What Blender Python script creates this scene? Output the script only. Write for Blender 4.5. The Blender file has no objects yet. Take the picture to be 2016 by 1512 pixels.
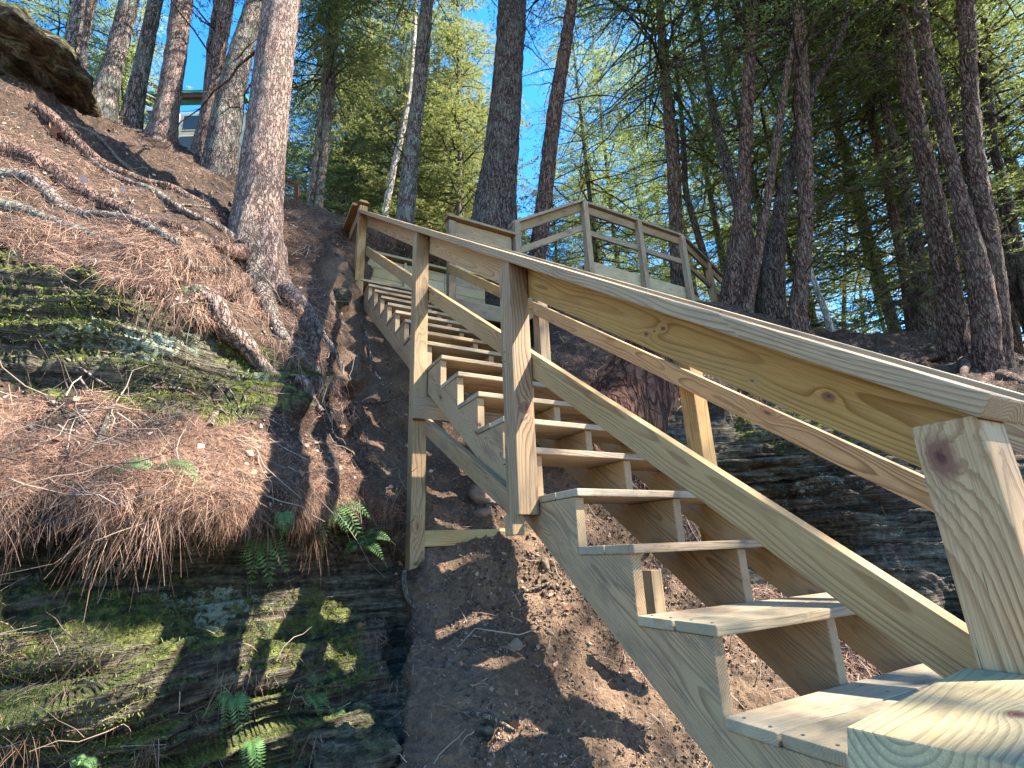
import bpy, bmesh, math, random
import numpy as np
from mathutils import Vector, Matrix
random.seed(7)
RNG = np.random.default_rng(11)
scene = bpy.context.scene
COL = scene.collection

# ------------------------------------------------------------------ camera, sky, sun, exposure
CAMP = np.array([-1.04942722, -0.68450557, 0.37385957])
FPX = 1014.88                       # focal length in pixels of a 2016 px wide picture
AZ, PIT, ROL = 29.220563, 17.966041, -2.332538
def cam_axes(a, b, c):
    a, b, c = map(math.radians, (a, b, c))
    fwd = np.array([math.sin(a) * math.cos(b), math.cos(a) * math.cos(b), math.sin(b)])
    r0 = np.array([math.cos(a), -math.sin(a), 0.])
    u0 = np.cross(r0, fwd)
    return r0 * math.cos(c) + u0 * math.sin(c), -r0 * math.sin(c) + u0 * math.cos(c), fwd
RT, UP, FW = cam_axes(AZ, PIT, ROL)
cd = bpy.data.cameras.new('camera'); cam = bpy.data.objects.new('camera', cd); COL.objects.link(cam)
cd.sensor_width = 36.0; cd.lens = FPX / 2016 * 36.0; cd.clip_start = 0.02; cd.clip_end = 2000
cam.matrix_world = Matrix(((RT[0], UP[0], -FW[0], CAMP[0]), (RT[1], UP[1], -FW[1], CAMP[1]),
                           (RT[2], UP[2], -FW[2], CAMP[2]), (0, 0, 0, 1)))
scene.camera = cam

SUN = Vector((0.68, -0.42, 0.95)).normalized()      # towards the sun
w = bpy.data.worlds.new('World'); scene.world = w; w.use_nodes = True
nt = w.node_tree; bg = nt.nodes['Background']
sky = nt.nodes.new('ShaderNodeTexSky'); sky.sky_type = 'NISHITA'; sky.sun_disc = False
sky.sun_elevation = math.asin(SUN.z); sky.sun_rotation = math.atan2(SUN.x, SUN.y)
sky.altitude = 300; sky.air_density = 1.0; sky.dust_density = 0.3; sky.ozone_density = 2.5
nt.links.new(sky.outputs[0], bg.inputs[0]); bg.inputs[1].default_value = 0.14
hs_ = nt.nodes.new('ShaderNodeHueSaturation'); hs_.inputs['Saturation'].default_value = 1.35; nt.links.new(sky.outputs[0], hs_.inputs['Color']); nt.links.new(hs_.outputs[0], bg.inputs[0])
sl = bpy.data.lights.new('sun', 'SUN'); sl.energy = 5.0; sl.angle = math.radians(0.5); sl.color = (1.0, 0.92, 0.80)
so = bpy.data.objects.new('sun', sl); COL.objects.link(so)
so.rotation_euler = SUN.to_track_quat('Z', 'Y').to_euler()
scene.view_settings.view_transform = 'Standard'; scene.view_settings.look = 'None'
scene.view_settings.gamma = 1; scene.view_settings.exposure = 2.33
scene.cycles.max_bounces = 6; scene.cycles.transparent_max_bounces = 6

# ------------------------------------------------------------------ helpers
def ray(x, y):
    return FW + RT * ((x - 1008) / FPX) - UP * ((y - 756) / FPX)
def pt(x, y, z):
    return CAMP + ray(x, y) * z
def on_y(x, y, Y):
    d = ray(x, y); return CAMP + d * ((Y - CAMP[1]) / d[1])
def tag(o, label=None, cat=None, group=None, kind=None):
    if label: o['label'] = label
    if cat: o['category'] = cat
    if group: o['group'] = group
    if kind: o['kind'] = kind
    return o
def link(name, me, mat=None, parent=None):
    o = bpy.data.objects.new(name, me); COL.objects.link(o)
    if mat is not None and not me.materials: me.materials.append(mat)
    if parent is not None: o.parent = parent
    return o
def empty(name, loc=(0, 0, 0)):
    o = bpy.data.objects.new(name, None); COL.objects.link(o); o.location = loc; o.empty_display_size = .1
    return o
def mesh_np(name, V, F, smooth=True, attrs=None):
    """V (n,3); F (m,k) uniform polygons"""
    V = np.asarray(V, np.float32); F = np.asarray(F, np.int32)
    me = bpy.data.meshes.new(name)
    me.vertices.add(len(V)); me.vertices.foreach_set('co', V.ravel())
    m, k = F.shape
    me.loops.add(m * k); me.loops.foreach_set('vertex_index', F.ravel())
    me.polygons.add(m); me.polygons.foreach_set('loop_start', np.arange(0, m * k, k, dtype=np.int32))
    try: me.polygons.foreach_set('loop_total', np.full(m, k, np.int32))
    except Exception: pass
    me.update(calc_edges=True)
    if smooth: me.polygons.foreach_set('use_smooth', np.ones(m, bool))
    for n, a in (attrs or {}).items():
        at = me.attributes.new(n, 'FLOAT', 'POINT'); at.data.foreach_set('value', np.asarray(a, np.float32))
    me.update()
    return me
def h3(ix, iy, iz, s):
    n = (ix * 374761393 + iy * 668265263 + iz * 2147483647 + s * 1274126177) & 0xFFFFFFFF
    n = ((n ^ (n >> 13)) * 1274126177) & 0xFFFFFFFF
    n = ((n ^ (n >> 16)) * 2246822519) & 0xFFFFFFFF
    return ((n ^ (n >> 15)) & 0xFFFF) / 32767.5 - 1
def noise(P, f=1.0, s=0):
    P = np.asarray(P, float) * f; I = np.floor(P).astype(np.int64); q = P - I; q = q * q * (3 - 2 * q)
    x, y, z = q[:, 0], q[:, 1], q[:, 2]; i, j, k = I[:, 0], I[:, 1], I[:, 2]
    def c(a, b, d): return h3(i + a, j + b, k + d, s)
    a = c(0,0,0) * (1 - x) + c(1,0,0) * x; b = c(0,1,0) * (1 - x) + c(1,1,0) * x
    e = c(0,0,1) * (1 - x) + c(1,0,1) * x; g = c(0,1,1) * (1 - x) + c(1,1,1) * x
    return (a * (1 - y) + b * y) * (1 - z) + (e * (1 - y) + g * y) * z
def fbm(P, f, o=4, s=0, g=.5):
    r = 0; a = 1
    for n in range(o):
        r = r + a * noise(P, f, s + n * 17); a *= g; f *= 2.03
    return r

# ------------------------------------------------------------------ materials
class NT:
    def __init__(s, name):
        s.m = bpy.data.materials.new(name); s.m.use_nodes = True; s.t = s.m.node_tree
        s.b = s.t.nodes['Principled BSDF']; s.out = s.t.nodes['Material Output']
        s.b.inputs['Specular IOR Level'].default_value = 0.25
    def n(s, t, **kw):
        x = s.t.nodes.new('ShaderNode' + t)
        for k, v in kw.items(): setattr(x, k, v)
        return x
    def l(s, a, b): s.t.links.new(a, b)
    def inp(s, sock, v):
        if isinstance(v, (int, float, tuple, list)): sock.default_value = v
        else: s.l(v, sock)
    def math(s, op, a, b=0., c=None, clamp=False):
        x = s.n('Math', operation=op, use_clamp=clamp); s.inp(x.inputs[0], a); s.inp(x.inputs[1], b)
        if c is not None: s.inp(x.inputs[2], c)
        return x.outputs[0]
    def vmath(s, op, a, b=(0, 0, 0)):
        x = s.n('VectorMath', operation=op); s.inp(x.inputs[0], a); s.inp(x.inputs[1], b); return x.outputs[0]
    def noise(s, v, sc, d=3., r=.55, dist=0.):
        x = s.n('TexNoise'); s.l(v, x.inputs['Vector']); x.inputs['Scale'].default_value = sc
        x.inputs['Detail'].default_value = d; x.inputs['Roughness'].default_value = r; x.inputs['Distortion'].default_value = dist
        return x.outputs['Fac']
    def ramp(s, f, stops, interp='LINEAR'):
        x = s.n('ValToRGB'); x.color_ramp.interpolation = interp; e = x.color_ramp.elements
        while len(e) < len(stops): e.new(.5)
        for i, (p, c) in enumerate(stops):
            e[i].position = p; e[i].color = (c[0], c[1], c[2], 1) if not isinstance(c, (int, float)) else (c, c, c, 1)
        s.inp(x.inputs[0], f); return x.outputs[0]
    def mix(s, f, a, b, mode='MIX'):
        x = s.n('Mix', data_type='RGBA', blend_type=mode); s.inp(x.inputs[0], f)
        s.inp(x.inputs[6], a if not isinstance(a, tuple) else (*a, 1)); s.inp(x.inputs[7], b if not isinstance(b, tuple) else (*b, 1))
        return x.outputs[2]
    def map(s, v, sc=(1, 1, 1), loc=(0, 0, 0)):
        x = s.n('Mapping'); s.l(v, x.inputs[0]); s.inp(x.inputs['Scale'], sc); s.inp(x.inputs['Location'], loc); return x.outputs[0]
    def bump(s, h, st=.5, d=.01, nrm=None):
        x = s.n('Bump'); x.inputs['Strength'].default_value = st; x.inputs['Distance'].default_value = d
        s.l(h, x.inputs['Height'])
        if nrm is not None: s.l(nrm, x.inputs['Normal'])
        return x.outputs[0]
    def attr(s, n): return s.n('Attribute', attribute_name=n).outputs['Fac']

def wood_mat(name, early, late, tint=None, tintf=0., ring=.0060, wear=.35, knots=True, at=(), swirl=.07):
    """solid wood: growth rings round an axis lying almost along the board (object X)"""
    t = NT(name)
    tc = t.n('TexCoord').outputs['Object']; ri = t.n('ObjectInfo').outputs['Random']
    off = t.n('CombineXYZ'); t.inp(off.inputs[0], t.math('MULTIPLY', ri, 37.)); t.inp(off.inputs[1], t.math('MULTIPLY', ri, 91.)); t.inp(off.inputs[2], t.math('MULTIPLY', ri, 53.))
    lp = t.vmath('ADD', tc, off.outputs[0])
    sx = t.n('SeparateXYZ'); t.l(tc, sx.inputs[0])
    # heart offset, differs from board to board
    r2 = t.math('FRACT', t.math('MULTIPLY', ri, 17.31)); r3 = t.math('FRACT', t.math('MULTIPLY', ri, 71.7))
    oy = t.math('MULTIPLY_ADD', r2, .10, -.05); oz = t.math('MULTIPLY_ADD', r3, .03, -.055)
    st = t.map(lp, (1.6, 6., 6.)); n1 = t.noise(st, 1.0, 2., .5)
    st2 = t.map(lp, (1.1, 1.1, 1.1)); n2 = t.noise(st2, 1.0, 1., .5)
    y = t.math('ADD', t.math('ADD', sx.outputs[1], oy), t.math('MULTIPLY_ADD', n2, swirl, -swirl / 2))
    z = t.math('ADD', t.math('ADD', sx.outputs[2], oz), t.math('MULTIPLY_ADD', n1, .05, -.025))
    r = t.math('SQRT', t.math('ADD', t.math('MULTIPLY', y, y), t.math('MULTIPLY', z, z)))
    # knots push the rings aside
    kv = t.n('TexVoronoi', feature='F1'); t.l(t.map(lp, (2.2, 7., 7.)), kv.inputs['Vector']); kv.inputs['Scale'].default_value = 1.0
    kd = kv.outputs['Distance']
    kc = t.n('SeparateColor'); t.l(kv.outputs['Color'], kc.inputs[0])
    has = t.math('GREATER_THAN', kc.outputs[0], .66)
    push = t.math('MULTIPLY', t.math('MULTIPLY', t.math('POWER', 2.718, t.math('MULTIPLY', kd, -7.)), has), .045)
    if knots: r = t.math('ADD', r, push)
    spots = []
    for (kx, ky, ax_i, kr_, amp) in at:              # (along, across, across-axis 1=y 2=z, size, push)
        dx = t.math('MULTIPLY', t.math('SUBTRACT', sx.outputs[0], kx), .55); dy = t.math('SUBTRACT', sx.outputs[ax_i], ky)
        dk_ = t.math('SQRT', t.math('ADD', t.math('MULTIPLY', dx, dx), t.math('MULTIPLY', dy, dy)))
        dk_ = t.math('ADD', dk_, t.math('MULTIPLY_ADD', t.noise(lp, 60., 3.), kr_ * .6, -kr_ * .3))
        r = t.math('ADD', r, t.math('MULTIPLY', t.math('POWER', 2.718, t.math('MULTIPLY', dk_, -1 / (kr_ * 1.6))), amp))
        spots.append((dk_, kr_))
    ph = t.math('DIVIDE', r, ring)
    saw = t.math('FRACT', ph)
    fine = t.noise(t.map(lp, (10., 320., 320.)), 1., 2., .6)
    lateness = t.ramp(saw, [(0, 0.0), (.5, .10), (.80, .85), (.92, 1.), (1., .0)])
    lateness = t.math('MULTIPLY', lateness, t.ramp(t.noise(t.map(lp, (1.5, 9, 9)), 1., 2.), [(.3, .5), (.6, 1.)]))
    col = t.mix(lateness, early, late)
    fib = t.noise(t.map(lp, (5., 700., 700.)), 1., 3., .7)
    col = t.mix(t.math('MULTIPLY', t.ramp(fine, [(.35, 0.), (.65, 1.)]), .30), col, tuple(c * .6 for c in late))
    col = t.mix(t.math('MULTIPLY', t.ramp(fib, [(.5, 0.), (.62, 1.)]), .35), col, tuple(c * .45 for c in late))
    chk = t.math('MULTIPLY', t.ramp(t.noise(t.map(lp, (3.2, 90., 90.)), 1., 3., .55), [(.70, 0.), (.715, 1.)]), .75)
    col = t.mix(chk, col, (.06, .04, .025))
    blot = t.noise(lp, 3.1, 3., .6)
    col = t.mix(t.ramp(blot, [(.35, 0), (.75, .5)]), col, tuple(c * .78 for c in early))
    # drying / dirt stains
    stn = t.noise(t.map(lp, (4, 14, 14)), 1.3, 5., .65)
    col = t.mix(t.math('MULTIPLY', t.ramp(stn, [(.50, 0), (.68, 1.)]), wear), col, (.12, .09, .068))
    scf = t.noise(t.map(lp, (9., 22., 22.)), 1., 6., .75, .5); col = t.mix(t.math('MULTIPLY', t.ramp(scf, [(.56, 0.), (.63, 1.)]), wear * .8), col, (.085, .062, .048))
    if tint:
        col = t.mix(t.math('MULTIPLY', t.ramp(t.noise(lp, 2.3, 2.), [(.35, 0.), (.62, 1.)]), tintf), col, tint)
    if knots:
        kn = t.math('MULTIPLY', t.ramp(kd, [(.045, 1.), (.085, 0.)]), has)
        kr = t.math('MULTIPLY', t.ramp(kd, [(.09, .55), (.17, 0.)]), has)
        col = t.mix(kr, col, (.30, .16, .075)); col = t.mix(kn, col, (.085, .035, .022))
    vr = t.n('HueSaturation'); t.l(col, vr.inputs['Color']); t.inp(vr.inputs['Value'], t.math('MULTIPLY_ADD', r2, .38, .78)); t.inp(vr.inputs['Saturation'], t.math('MULTIPLY_ADD', r3, .35, .85)); col = vr.outputs[0]
    for dk_, kr_ in spots:
        col = t.mix(t.ramp(t.math('DIVIDE', dk_, kr_), [(.5, 1.), (1.1, 0.)]), col, (.17, .075, .045)); col = t.mix(t.ramp(t.math('DIVIDE', dk_, kr_), [(.12, .8), (.35, 0.)]), col, (.05, .02, .014))
    t.l(col, t.b.inputs['Base Color']); t.b.inputs['Roughness'].default_value = .72
    hh = t.math('ADD', t.math('MULTIPLY', lateness, .5), t.math('MULTIPLY', fine, .8))
    t.l(t.bump(t.math('SUBTRACT', hh, t.math('MULTIPLY', chk, 1.2)), .55, .002), t.b.inputs['Normal'])
    return t.m
W_NEW = wood_mat('pine_new', (.47, .305, .155), (.15, .066, .022), (.34, .29, .17), .3, wear=.5)
W_WARM = wood_mat('pine_warm', (.50, .315, .145), (.17, .070, .020), (.42, .30, .15), .25, wear=.2, swirl=.10)
W_NEWEL = wood_mat('pine_newel', (.48, .315, .165), (.22, .11, .045), wear=.15, ring=.009, knots=False, at=((.44, .014, 2, .026, .06),), swirl=.09)
W_POST2 = wood_mat('pine_post', (.47, .325, .185), (.19, .10, .055), wear=.25, ring=.008, knots=False, at=((-.12, .01, 1, .017, .04),), swirl=.08)
W_RAIL1 = wood_mat('pine_rail', (.50, .315, .145), (.22, .098, .032), (.42, .30, .15), .25, wear=.2, ring=.0075, knots=False, at=((-.60, .0, 1, .009, .02), (-.02, -.02, 1, .008, .02), (-.08, .012, 1, .008, .015), (-.05, -.004, 1, .004, .01), (-.42, -.03, 1, .004, .01)), swirl=.12)
W_TREAD = wood_mat('pine_tread', (.36, .25, .155), (.19, .115, .06), (.42, .40, .28), .4, wear=.85)
W_GREEN = wood_mat('pine_green', (.54, .37, .19), (.18, .10, .05), (.33, .39, .25), .45, ring=.008, wear=.35, at=((-.02, -.03, 1, .012, .03),), swirl=.14)
W_GREY = wood_mat('pine_weathered', (.37, .26, .155), (.18, .105, .055), (.32, .25, .16), .4, wear=.8)
W_PALE = wood_mat('pine_pale', (.58, .44, .235), (.36, .23, .10), (.50, .46, .32), .3, wear=.3)

def ground_mat():
    t = NT('forest_soil'); g = t.n('NewGeometry').outputs['Position']
    d = t.attr('dirt'); far = t.attr('far')
    n1 = t.noise(g, 3.2, 6., .65); n2 = t.noise(g, 38., 5., .7); n3 = t.noise(g, 170., 3., .7)
    lit = t.ramp(n2, [(.30, (.016, .011, .008)), (.48, (.055, .034, .022)), (.62, (.12, .070, .044)), (.78, (.24, .155, .105))])
    soil = t.ramp(n2, [(.2, (.10, .062, .038)), (.5, (.195, .125, .078)), (.72, (.27, .18, .118)), (.88, (.36, .26, .18))])
    col = t.mix(d, lit, soil)
    col = t.mix(t.ramp(n1, [(.38, 0.), (.62, .8)]), col, t.mix(.6, col, (.030, .022, .016)))
    pv = t.n('TexVoronoi'); t.l(t.vmath('ADD', g, t.map(g, (.2, .2, .2))), pv.inputs['Vector']); pv.inputs['Scale'].default_value = 55.
    col = t.mix(t.math('MULTIPLY', t.ramp(pv.outputs['Distance'], [(.1, .6), (.3, 0.)]), t.ramp(n3, [(.45, 0.), (.6, 1.)])), col, (.33, .24, .17))
    t.l(col, t.b.inputs['Base Color']); t.b.inputs['Roughness'].default_value = .95
    hgt = t.math('ADD', t.math('ADD', t.math('MULTIPLY', n2, 1.), t.math('MULTIPLY', n3, .35)), t.math('MULTIPLY', pv.outputs['Distance'], -.25))
    t.l(t.bump(hgt, .9, .03), t.b.inputs['Normal'])
    return t.m
def rock_mat():
    t = NT('mossy_sandstone'); g = t.n('NewGeometry'); p = g.outputs['Position']
    lay = t.map(p, (2.2, 2.2, 26.)); l1 = t.noise(lay, 1.5, 5., .65, .3)
    n1 = t.noise(p, 2.6, 5., .6); n2 = t.noise(p, 24., 5., .7); n3 = t.noise(p, 110., 3., .7)
    up = t.n('SeparateXYZ'); t.l(g.outputs['Normal'], up.inputs[0])
    col = t.ramp(t.math('ADD', t.math('MULTIPLY', l1, .6), t.math('MULTIPLY', n2, .4)), [(.34, (.010, .008, .006)), (.46, (.060, .050, .034)), (.56, (.17, .145, .10)), (.70, (.36, .31, .22))])
    red = t.ramp(n1, [(.55, 0.), (.7, .5)]); col = t.mix(red, col, (.12, .062, .04))
    mm = t.attr('moss')
    moss = t.math('MULTIPLY', t.ramp(t.math('ADD', t.math('MULTIPLY', up.outputs[2], .22), t.math('ADD', t.math('MULTIPLY', n1, .75), t.math('MULTIPLY', n2, .35))), [(.57, 0.), (.68, 1.)]), mm)
    mcol = t.ramp(n2, [(.3, (.035, .045, .010)), (.5, (.11, .135, .028)), (.7, (.28, .30, .06))])
    col = t.mix(moss, col, mcol)
    ln = t.noise(p, 30., 7., .72, .6); lm = t.attr('lich'); l2 = t.noise(p, 5., 2.)
    lich = t.ramp(t.math('ADD', ln, t.math('MULTIPLY_ADD', lm, .22, t.math('MULTIPLY_ADD', l2, .25, -.20))), [(.60, 0.), (.66, 1.)])
    col = t.mix(t.math('MULTIPLY', lich, .9), col, t.mix(n3, (.22, .28, .21), (.44, .50, .40)))
    t.l(col, t.b.inputs['Base Color']); t.b.inputs['Roughness'].default_value = .92
    hgt = t.math('ADD', t.math('ADD', t.math('MULTIPLY', l1, 2.4), t.math('MULTIPLY', n2, .7)), t.math('ADD', t.math('MULTIPLY', n3, .25), t.math('MULTIPLY', moss, t.math('MULTIPLY', n3, .8))))
    t.l(t.bump(hgt, 1., .045), t.b.inputs['Normal'])
    return t.m
def bark_mat(name, lo, mid, hi, sc=1., lichen=.15):
    t = NT(name); tc = t.n('TexCoord').outputs['Object']; ri = t.n('ObjectInfo').outputs['Random']
    off = t.n('CombineXYZ'); t.inp(off.inputs[0], t.math('MULTIPLY', ri, 40.)); t.inp(off.inputs[2], t.math('MULTIPLY', ri, 77.))
    p = t.vmath('ADD', tc, off.outputs[0])
    wv = t.n('TexNoise'); t.l(p, wv.inputs['Vector']); wv.inputs['Scale'].default_value = 6.
    pw = t.vmath('ADD', p, t.vmath('MULTIPLY', wv.outputs['Color'], (.05, .05, .05)))
    w1 = t.noise(t.map(pw, (20. * sc, 20. * sc, 4.5 * sc)), 1., 3., .6); rg = t.math('ABSOLUTE', t.math('SUBTRACT', w1, .5))
    vo = t.n('TexVoronoi', feature='DISTANCE_TO_EDGE'); t.l(t.map(t.vmath('ADD', pw, t.vmath('MULTIPLY', wv.outputs['Color'], (.06, .06, .12))), (30. * sc, 30. * sc, 10. * sc)), vo.inputs['Vector']); vo.inputs['Scale'].default_value = 1.
    n2 = t.noise(p, 60., 6., .72); n1 = t.noise(p, 4., 3.); n3 = t.noise(p, 17., 4., .65)
    e = t.math('MULTIPLY', t.ramp(rg, [(0., 0.), (.07, 1.)]), t.ramp(vo.outputs['Distance'], [(0., .55), (.10, 1.)]))
    f = t.math('ADD', t.math('MULTIPLY', e, .42), t.math('ADD', t.math('MULTIPLY', n2, .38), t.math('MULTIPLY', n3, .28)))
    col = t.ramp(f, [(.38, lo), (.62, mid), (.82, hi)])
    col = t.mix(t.ramp(n1, [(.4, 0.), (.7, .5)]), col, t.mix(.5, col, mid))
    col = t.mix(t.math('MULTIPLY', t.ramp(t.math('ADD', n1, t.math('MULTIPLY', n2, .4)), [(.72, 0.), (.8, 1.)]), lichen), col, (.30, .36, .27))
    t.l(col, t.b.inputs['Base Color']); t.b.inputs['Roughness'].default_value = .9
    t.l(t.bump(t.math('ADD', t.math('MULTIPLY', e, 1.), t.math('ADD', t.math('MULTIPLY', n2, .5), t.math('MULTIPLY', n3, .6))), 1., .03), t.b.inputs['Normal'])
    return t.m
def leaf_mat(name, a, b, tr=.45, sub=()):
    t = NT(name); ri = t.n('NewGeometry').outputs['Random Per Island']
    col = t.ramp(ri, [(0., a), (1., b)])
    t.l(col, t.b.inputs['Base Color']); t.b.inputs['Roughness'].default_value = .5
    tl = t.n('BsdfTranslucent'); t.l(t.mix(.5, col, (b[0] * 1.25, b[1] * 1.2, b[2] * .75)), tl.inputs[0])
    mx = t.n('MixShader'); mx.inputs[0].default_value = tr
    t.l(t.b.outputs[0], mx.inputs[1]); t.l(tl.outputs[0], mx.inputs[2]); t.l(mx.outputs[0], t.out.inputs[0])
    return t.m
def plain_mat(name, c, var=.3, sc=20., rough=.8, metal=0.):
    t = NT(name); p = t.n('TexCoord').outputs['Object']
    n = t.noise(p, sc, 4., .6)
    t.l(t.mix(n, tuple(x * (1 - var) for x in c), tuple(min(1, x * (1 + var)) for x in c)), t.b.inputs['Base Color'])
    t.b.inputs['Roughness'].default_value = rough; t.b.inputs['Metallic'].default_value = metal
    t.l(t.bump(n, .4, .004), t.b.inputs['Normal'])
    return t.m
def isl_mat(name, stops, rough=.75):
    t = NT(name); ri = t.n('NewGeometry').outputs['Random Per Island']
    t.l(t.ramp(ri, stops), t.b.inputs['Base Color']); t.b.inputs['Roughness'].default_value = rough
    return t.m
M_SOIL = ground_mat(); M_ROCK = rock_mat()
B_BIG = bark_mat('bark_lit_pine', (.09, .055, .042), (.26, .17, .135), (.37, .27, .225), 1.5, .1)
B_GREY = bark_mat('bark_grey_brown', (.05, .036, .028), (.17, .125, .10), (.31, .25, .21), 1.2, .3)
B_DARK = bark_mat('bark_dark', (.028, .018, .014), (.10, .068, .054), (.21, .15, .12), 1.1, .12)
B_RED = bark_mat('bark_red_brown', (.035, .018, .013), (.15, .08, .055), (.27, .165, .12), 1.1, .08)
B_BIRCH = bark_mat('bark_pale', (.2, .17, .14), (.55, .50, .44), (.75, .70, .64), .8, 0.)
B_STUMP = bark_mat('bark_stump', (.022, .010, .006), (.11, .045, .026), (.21, .105, .065), .42, 0.)
M_CUT = wood_mat('cut_face', (.52, .33, .17), (.36, .18, .08), ring=.012, knots=False)
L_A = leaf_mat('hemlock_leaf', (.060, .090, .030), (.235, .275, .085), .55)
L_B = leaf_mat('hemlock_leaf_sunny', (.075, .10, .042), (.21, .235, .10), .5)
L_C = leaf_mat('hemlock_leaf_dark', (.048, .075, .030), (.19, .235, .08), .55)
M_NEED = isl_mat('pine_needles', [(0., (.045, .028, .02)), (.4, (.115, .062, .042)), (.75, (.27, .145, .09)), (1., (.50, .33, .23))])
M_TWIG = isl_mat('dead_twigs', [(0., (.07, .05, .038)), (.6, (.19, .14, .105)), (1., (.42, .33, .25))])
M_CHIP = isl_mat('soil_bits', [(0., (.04, .028, .022)), (.5, (.13, .088, .064)), (.85, (.22, .15, .115)), (1., (.40, .29, .22))], .9)
M_LEAFD = isl_mat('dead_leaves', [(0., (.20, .09, .05)), (.5, (.34, .19, .12)), (1., (.50, .37, .29))], .8)
M_FERN = leaf_mat('fern_green', (.07, .16, .05), (.17, .30, .11), .35)
M_MOSS = leaf_mat('moss_tufts', (.05, .07, .015), (.19, .21, .05), .3)

# ------------------------------------------------------------------ terrain sheet
CP = [(-300,1850,1.1),(-300,1500,1.3),(-300,1100,1.4),(-300,700,1.9),(-300,400,2.9),(-300,180,4.2),(-300,60,4.5),
(0,1850,1.25),(0,1512,1.5),(0,1300,1.52),(0,1170,1.66),(0,1120,1.8),(0,1000,1.66),(0,900,1.85),(0,780,2.25),(0,700,2.4),(0,500,2.75),(0,400,3.2),(0,300,3.9),(0,150,5.3),
(200,1512,1.65),(200,1250,1.72),(200,1130,2.05),(200,1010,1.74),(200,850,2.15),(200,650,2.65),(200,450,3.3),(200,330,4.6),(200,215,6.7),
(400,1850,1.5),(400,1512,1.85),(400,1300,1.9),(400,1140,2.35),(400,1010,1.95),(400,900,2.2),(400,800,2.65),(400,650,2.95),(400,550,3.3),(400,480,3.8),(400,400,4.8),(400,308,7),
(600,1512,2.0),(600,1300,2.15),(600,1130,2.7),(600,1010,2.35),(600,900,2.75),(600,800,3.2),(600,700,3.6),(600,600,4.4),(600,480,5.6),(600,400,6.9),(500,560,4.5),
(760,1512,2.0),(760,1350,2.35),(760,1150,2.9),(760,980,3.1),(720,830,3.8),(680,650,4.8),(690,560,5.5),(690,430,6.8),
(812,1112,2.93),(845,1150,2.8),(900,1200,2.75),(900,1350,2.3),(900,1512,2.0),(950,1850,1.5),(1100,1512,2.05),(1300,1512,2.15),(1100,1250,2.7),(1100,1080,3.2),(1250,1250,2.8),(1420,1400,2.5),(1520,1330,2.7),
(950,1000,3.6),(870,900,4.2),(780,750,4.7),(745,650,5.3),(716,590,6.2),(780,620,6.3),(850,700,5.3),(850,590,7.3),(780,510,7.4),(730,545,6.9),(840,485,7.2),(960,640,6.9),(1000,540,8.2),(900,540,7.7),(1000,800,4.6),(1000,900,4.0),
(1100,600,7.0),(1100,680,5.6),(1100,800,4.5),(1150,930,4.0),(1150,570,7.6),(1200,760,4.7),(1300,680,5.4),(1300,585,7.6),(1250,950,3.8),(1400,950,3.6),(1400,740,5.0),(1430,600,7.6),(1500,620,7.8),(1500,700,5.8),
(1500,790,4.5),(1480,850,4.15),(1500,1000,4.1),(1600,1120,3.5),(1500,1150,3.4),(1700,1220,3.1),(1700,930,3.8),(1700,860,4.1),(1600,770,5.0),(1750,780,5.4),(1700,700,6.8),(1560,640,8.3),(1640,655,9),(1800,655,9.4),(1860,662,9.2),(1900,760,6.0),(1880,900,3.9),(1880,1000,3.5),(1880,1200,2.9),
(2016,700,7.4),(2016,770,5.6),(2016,900,3.8),(2016,1050,3.3),(2016,1300,2.6),(2300,760,7),(2300,850,4.5),(2300,1000,3.4),(2300,1400,2.4),(1650,1400,2.6),(1700,1850,2.0),(2300,1850,1.8),(1350,1850,1.8)]
CP = np.array(CP, float)
def tps_fit(c, v, lam=.02):
    X = c / 1000; n = len(X)
    d = ((X[:, None] - X[None]) ** 2).sum(-1); K = .5 * d * np.log(d + 1e-12) + lam * np.eye(n) * .05
    Pm = np.c_[np.ones(n), X]; A = np.block([[K, Pm], [Pm.T, np.zeros((3, 3))]])
    return X, np.linalg.solve(A, np.r_[v, 0, 0, 0])
TX, TW = tps_fit(CP[:, :2], np.log(CP[:, 2]))
def depth(xy):
    q = np.asarray(xy, float) / 1000; out = np.empty(len(q)); n = len(TX)
    for i in range(0, len(q), 20000):
        s = q[i:i + 20000]; d = ((s[:, None] - TX[None]) ** 2).sum(-1)
        out[i:i + 20000] = (.5 * d * np.log(d + 1e-12)) @ TW[:n] + TW[n] + s @ TW[n + 1:]
    return np.exp(out)
SX = [-300,0,150,240,330,440,545,610,690,840,1000,1150,1300,1430,1560,1640,1800,1860,1950,2016,2300]
SY = [60,155,195,237,278,330,377,405,430,485,540,570,585,600,640,655,652,662,690,705,765]
NX, NY = 660, 400
gx = np.linspace(-280, 2280, NX)
vv = np.linspace(0, 1, NY) ** 1.12
sky_y = np.interp(gx, SX, SY) + 5 * noise(np.c_[gx, gx * 0, gx * 0], 1 / 37.) + 3 * noise(np.c_[gx, gx * 0, gx * 0], 1 / 11., 5)
PXX = np.repeat(gx[None], NY, 0); PYY = sky_y[None] + (1850 - sky_y[None]) * vv[:, None]
PQ = np.c_[PXX.ravel(), PYY.ravel()]
DZ = depth(PQ)
def rays(q):
    return FW[None] + RT[None] * ((q[:, :1] - 1008) / FPX) - UP[None] * ((q[:, 1:2] - 756) / FPX)
BASE = CAMP[None] + rays(PQ) * DZ[:, None]
def grid_normals(P):
    G = P.reshape(NY, NX, 3); du = np.gradient(G, axis=1); dv = np.gradient(G, axis=0)
    n = np.cross(dv, du); n /= np.linalg.norm(n, axis=-1, keepdims=True) + 1e-9
    n = n.reshape(-1, 3); s = np.sign(((CAMP[None] - P) * n).sum(1)); return n * s[:, None]
NB = grid_normals(BASE)
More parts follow.
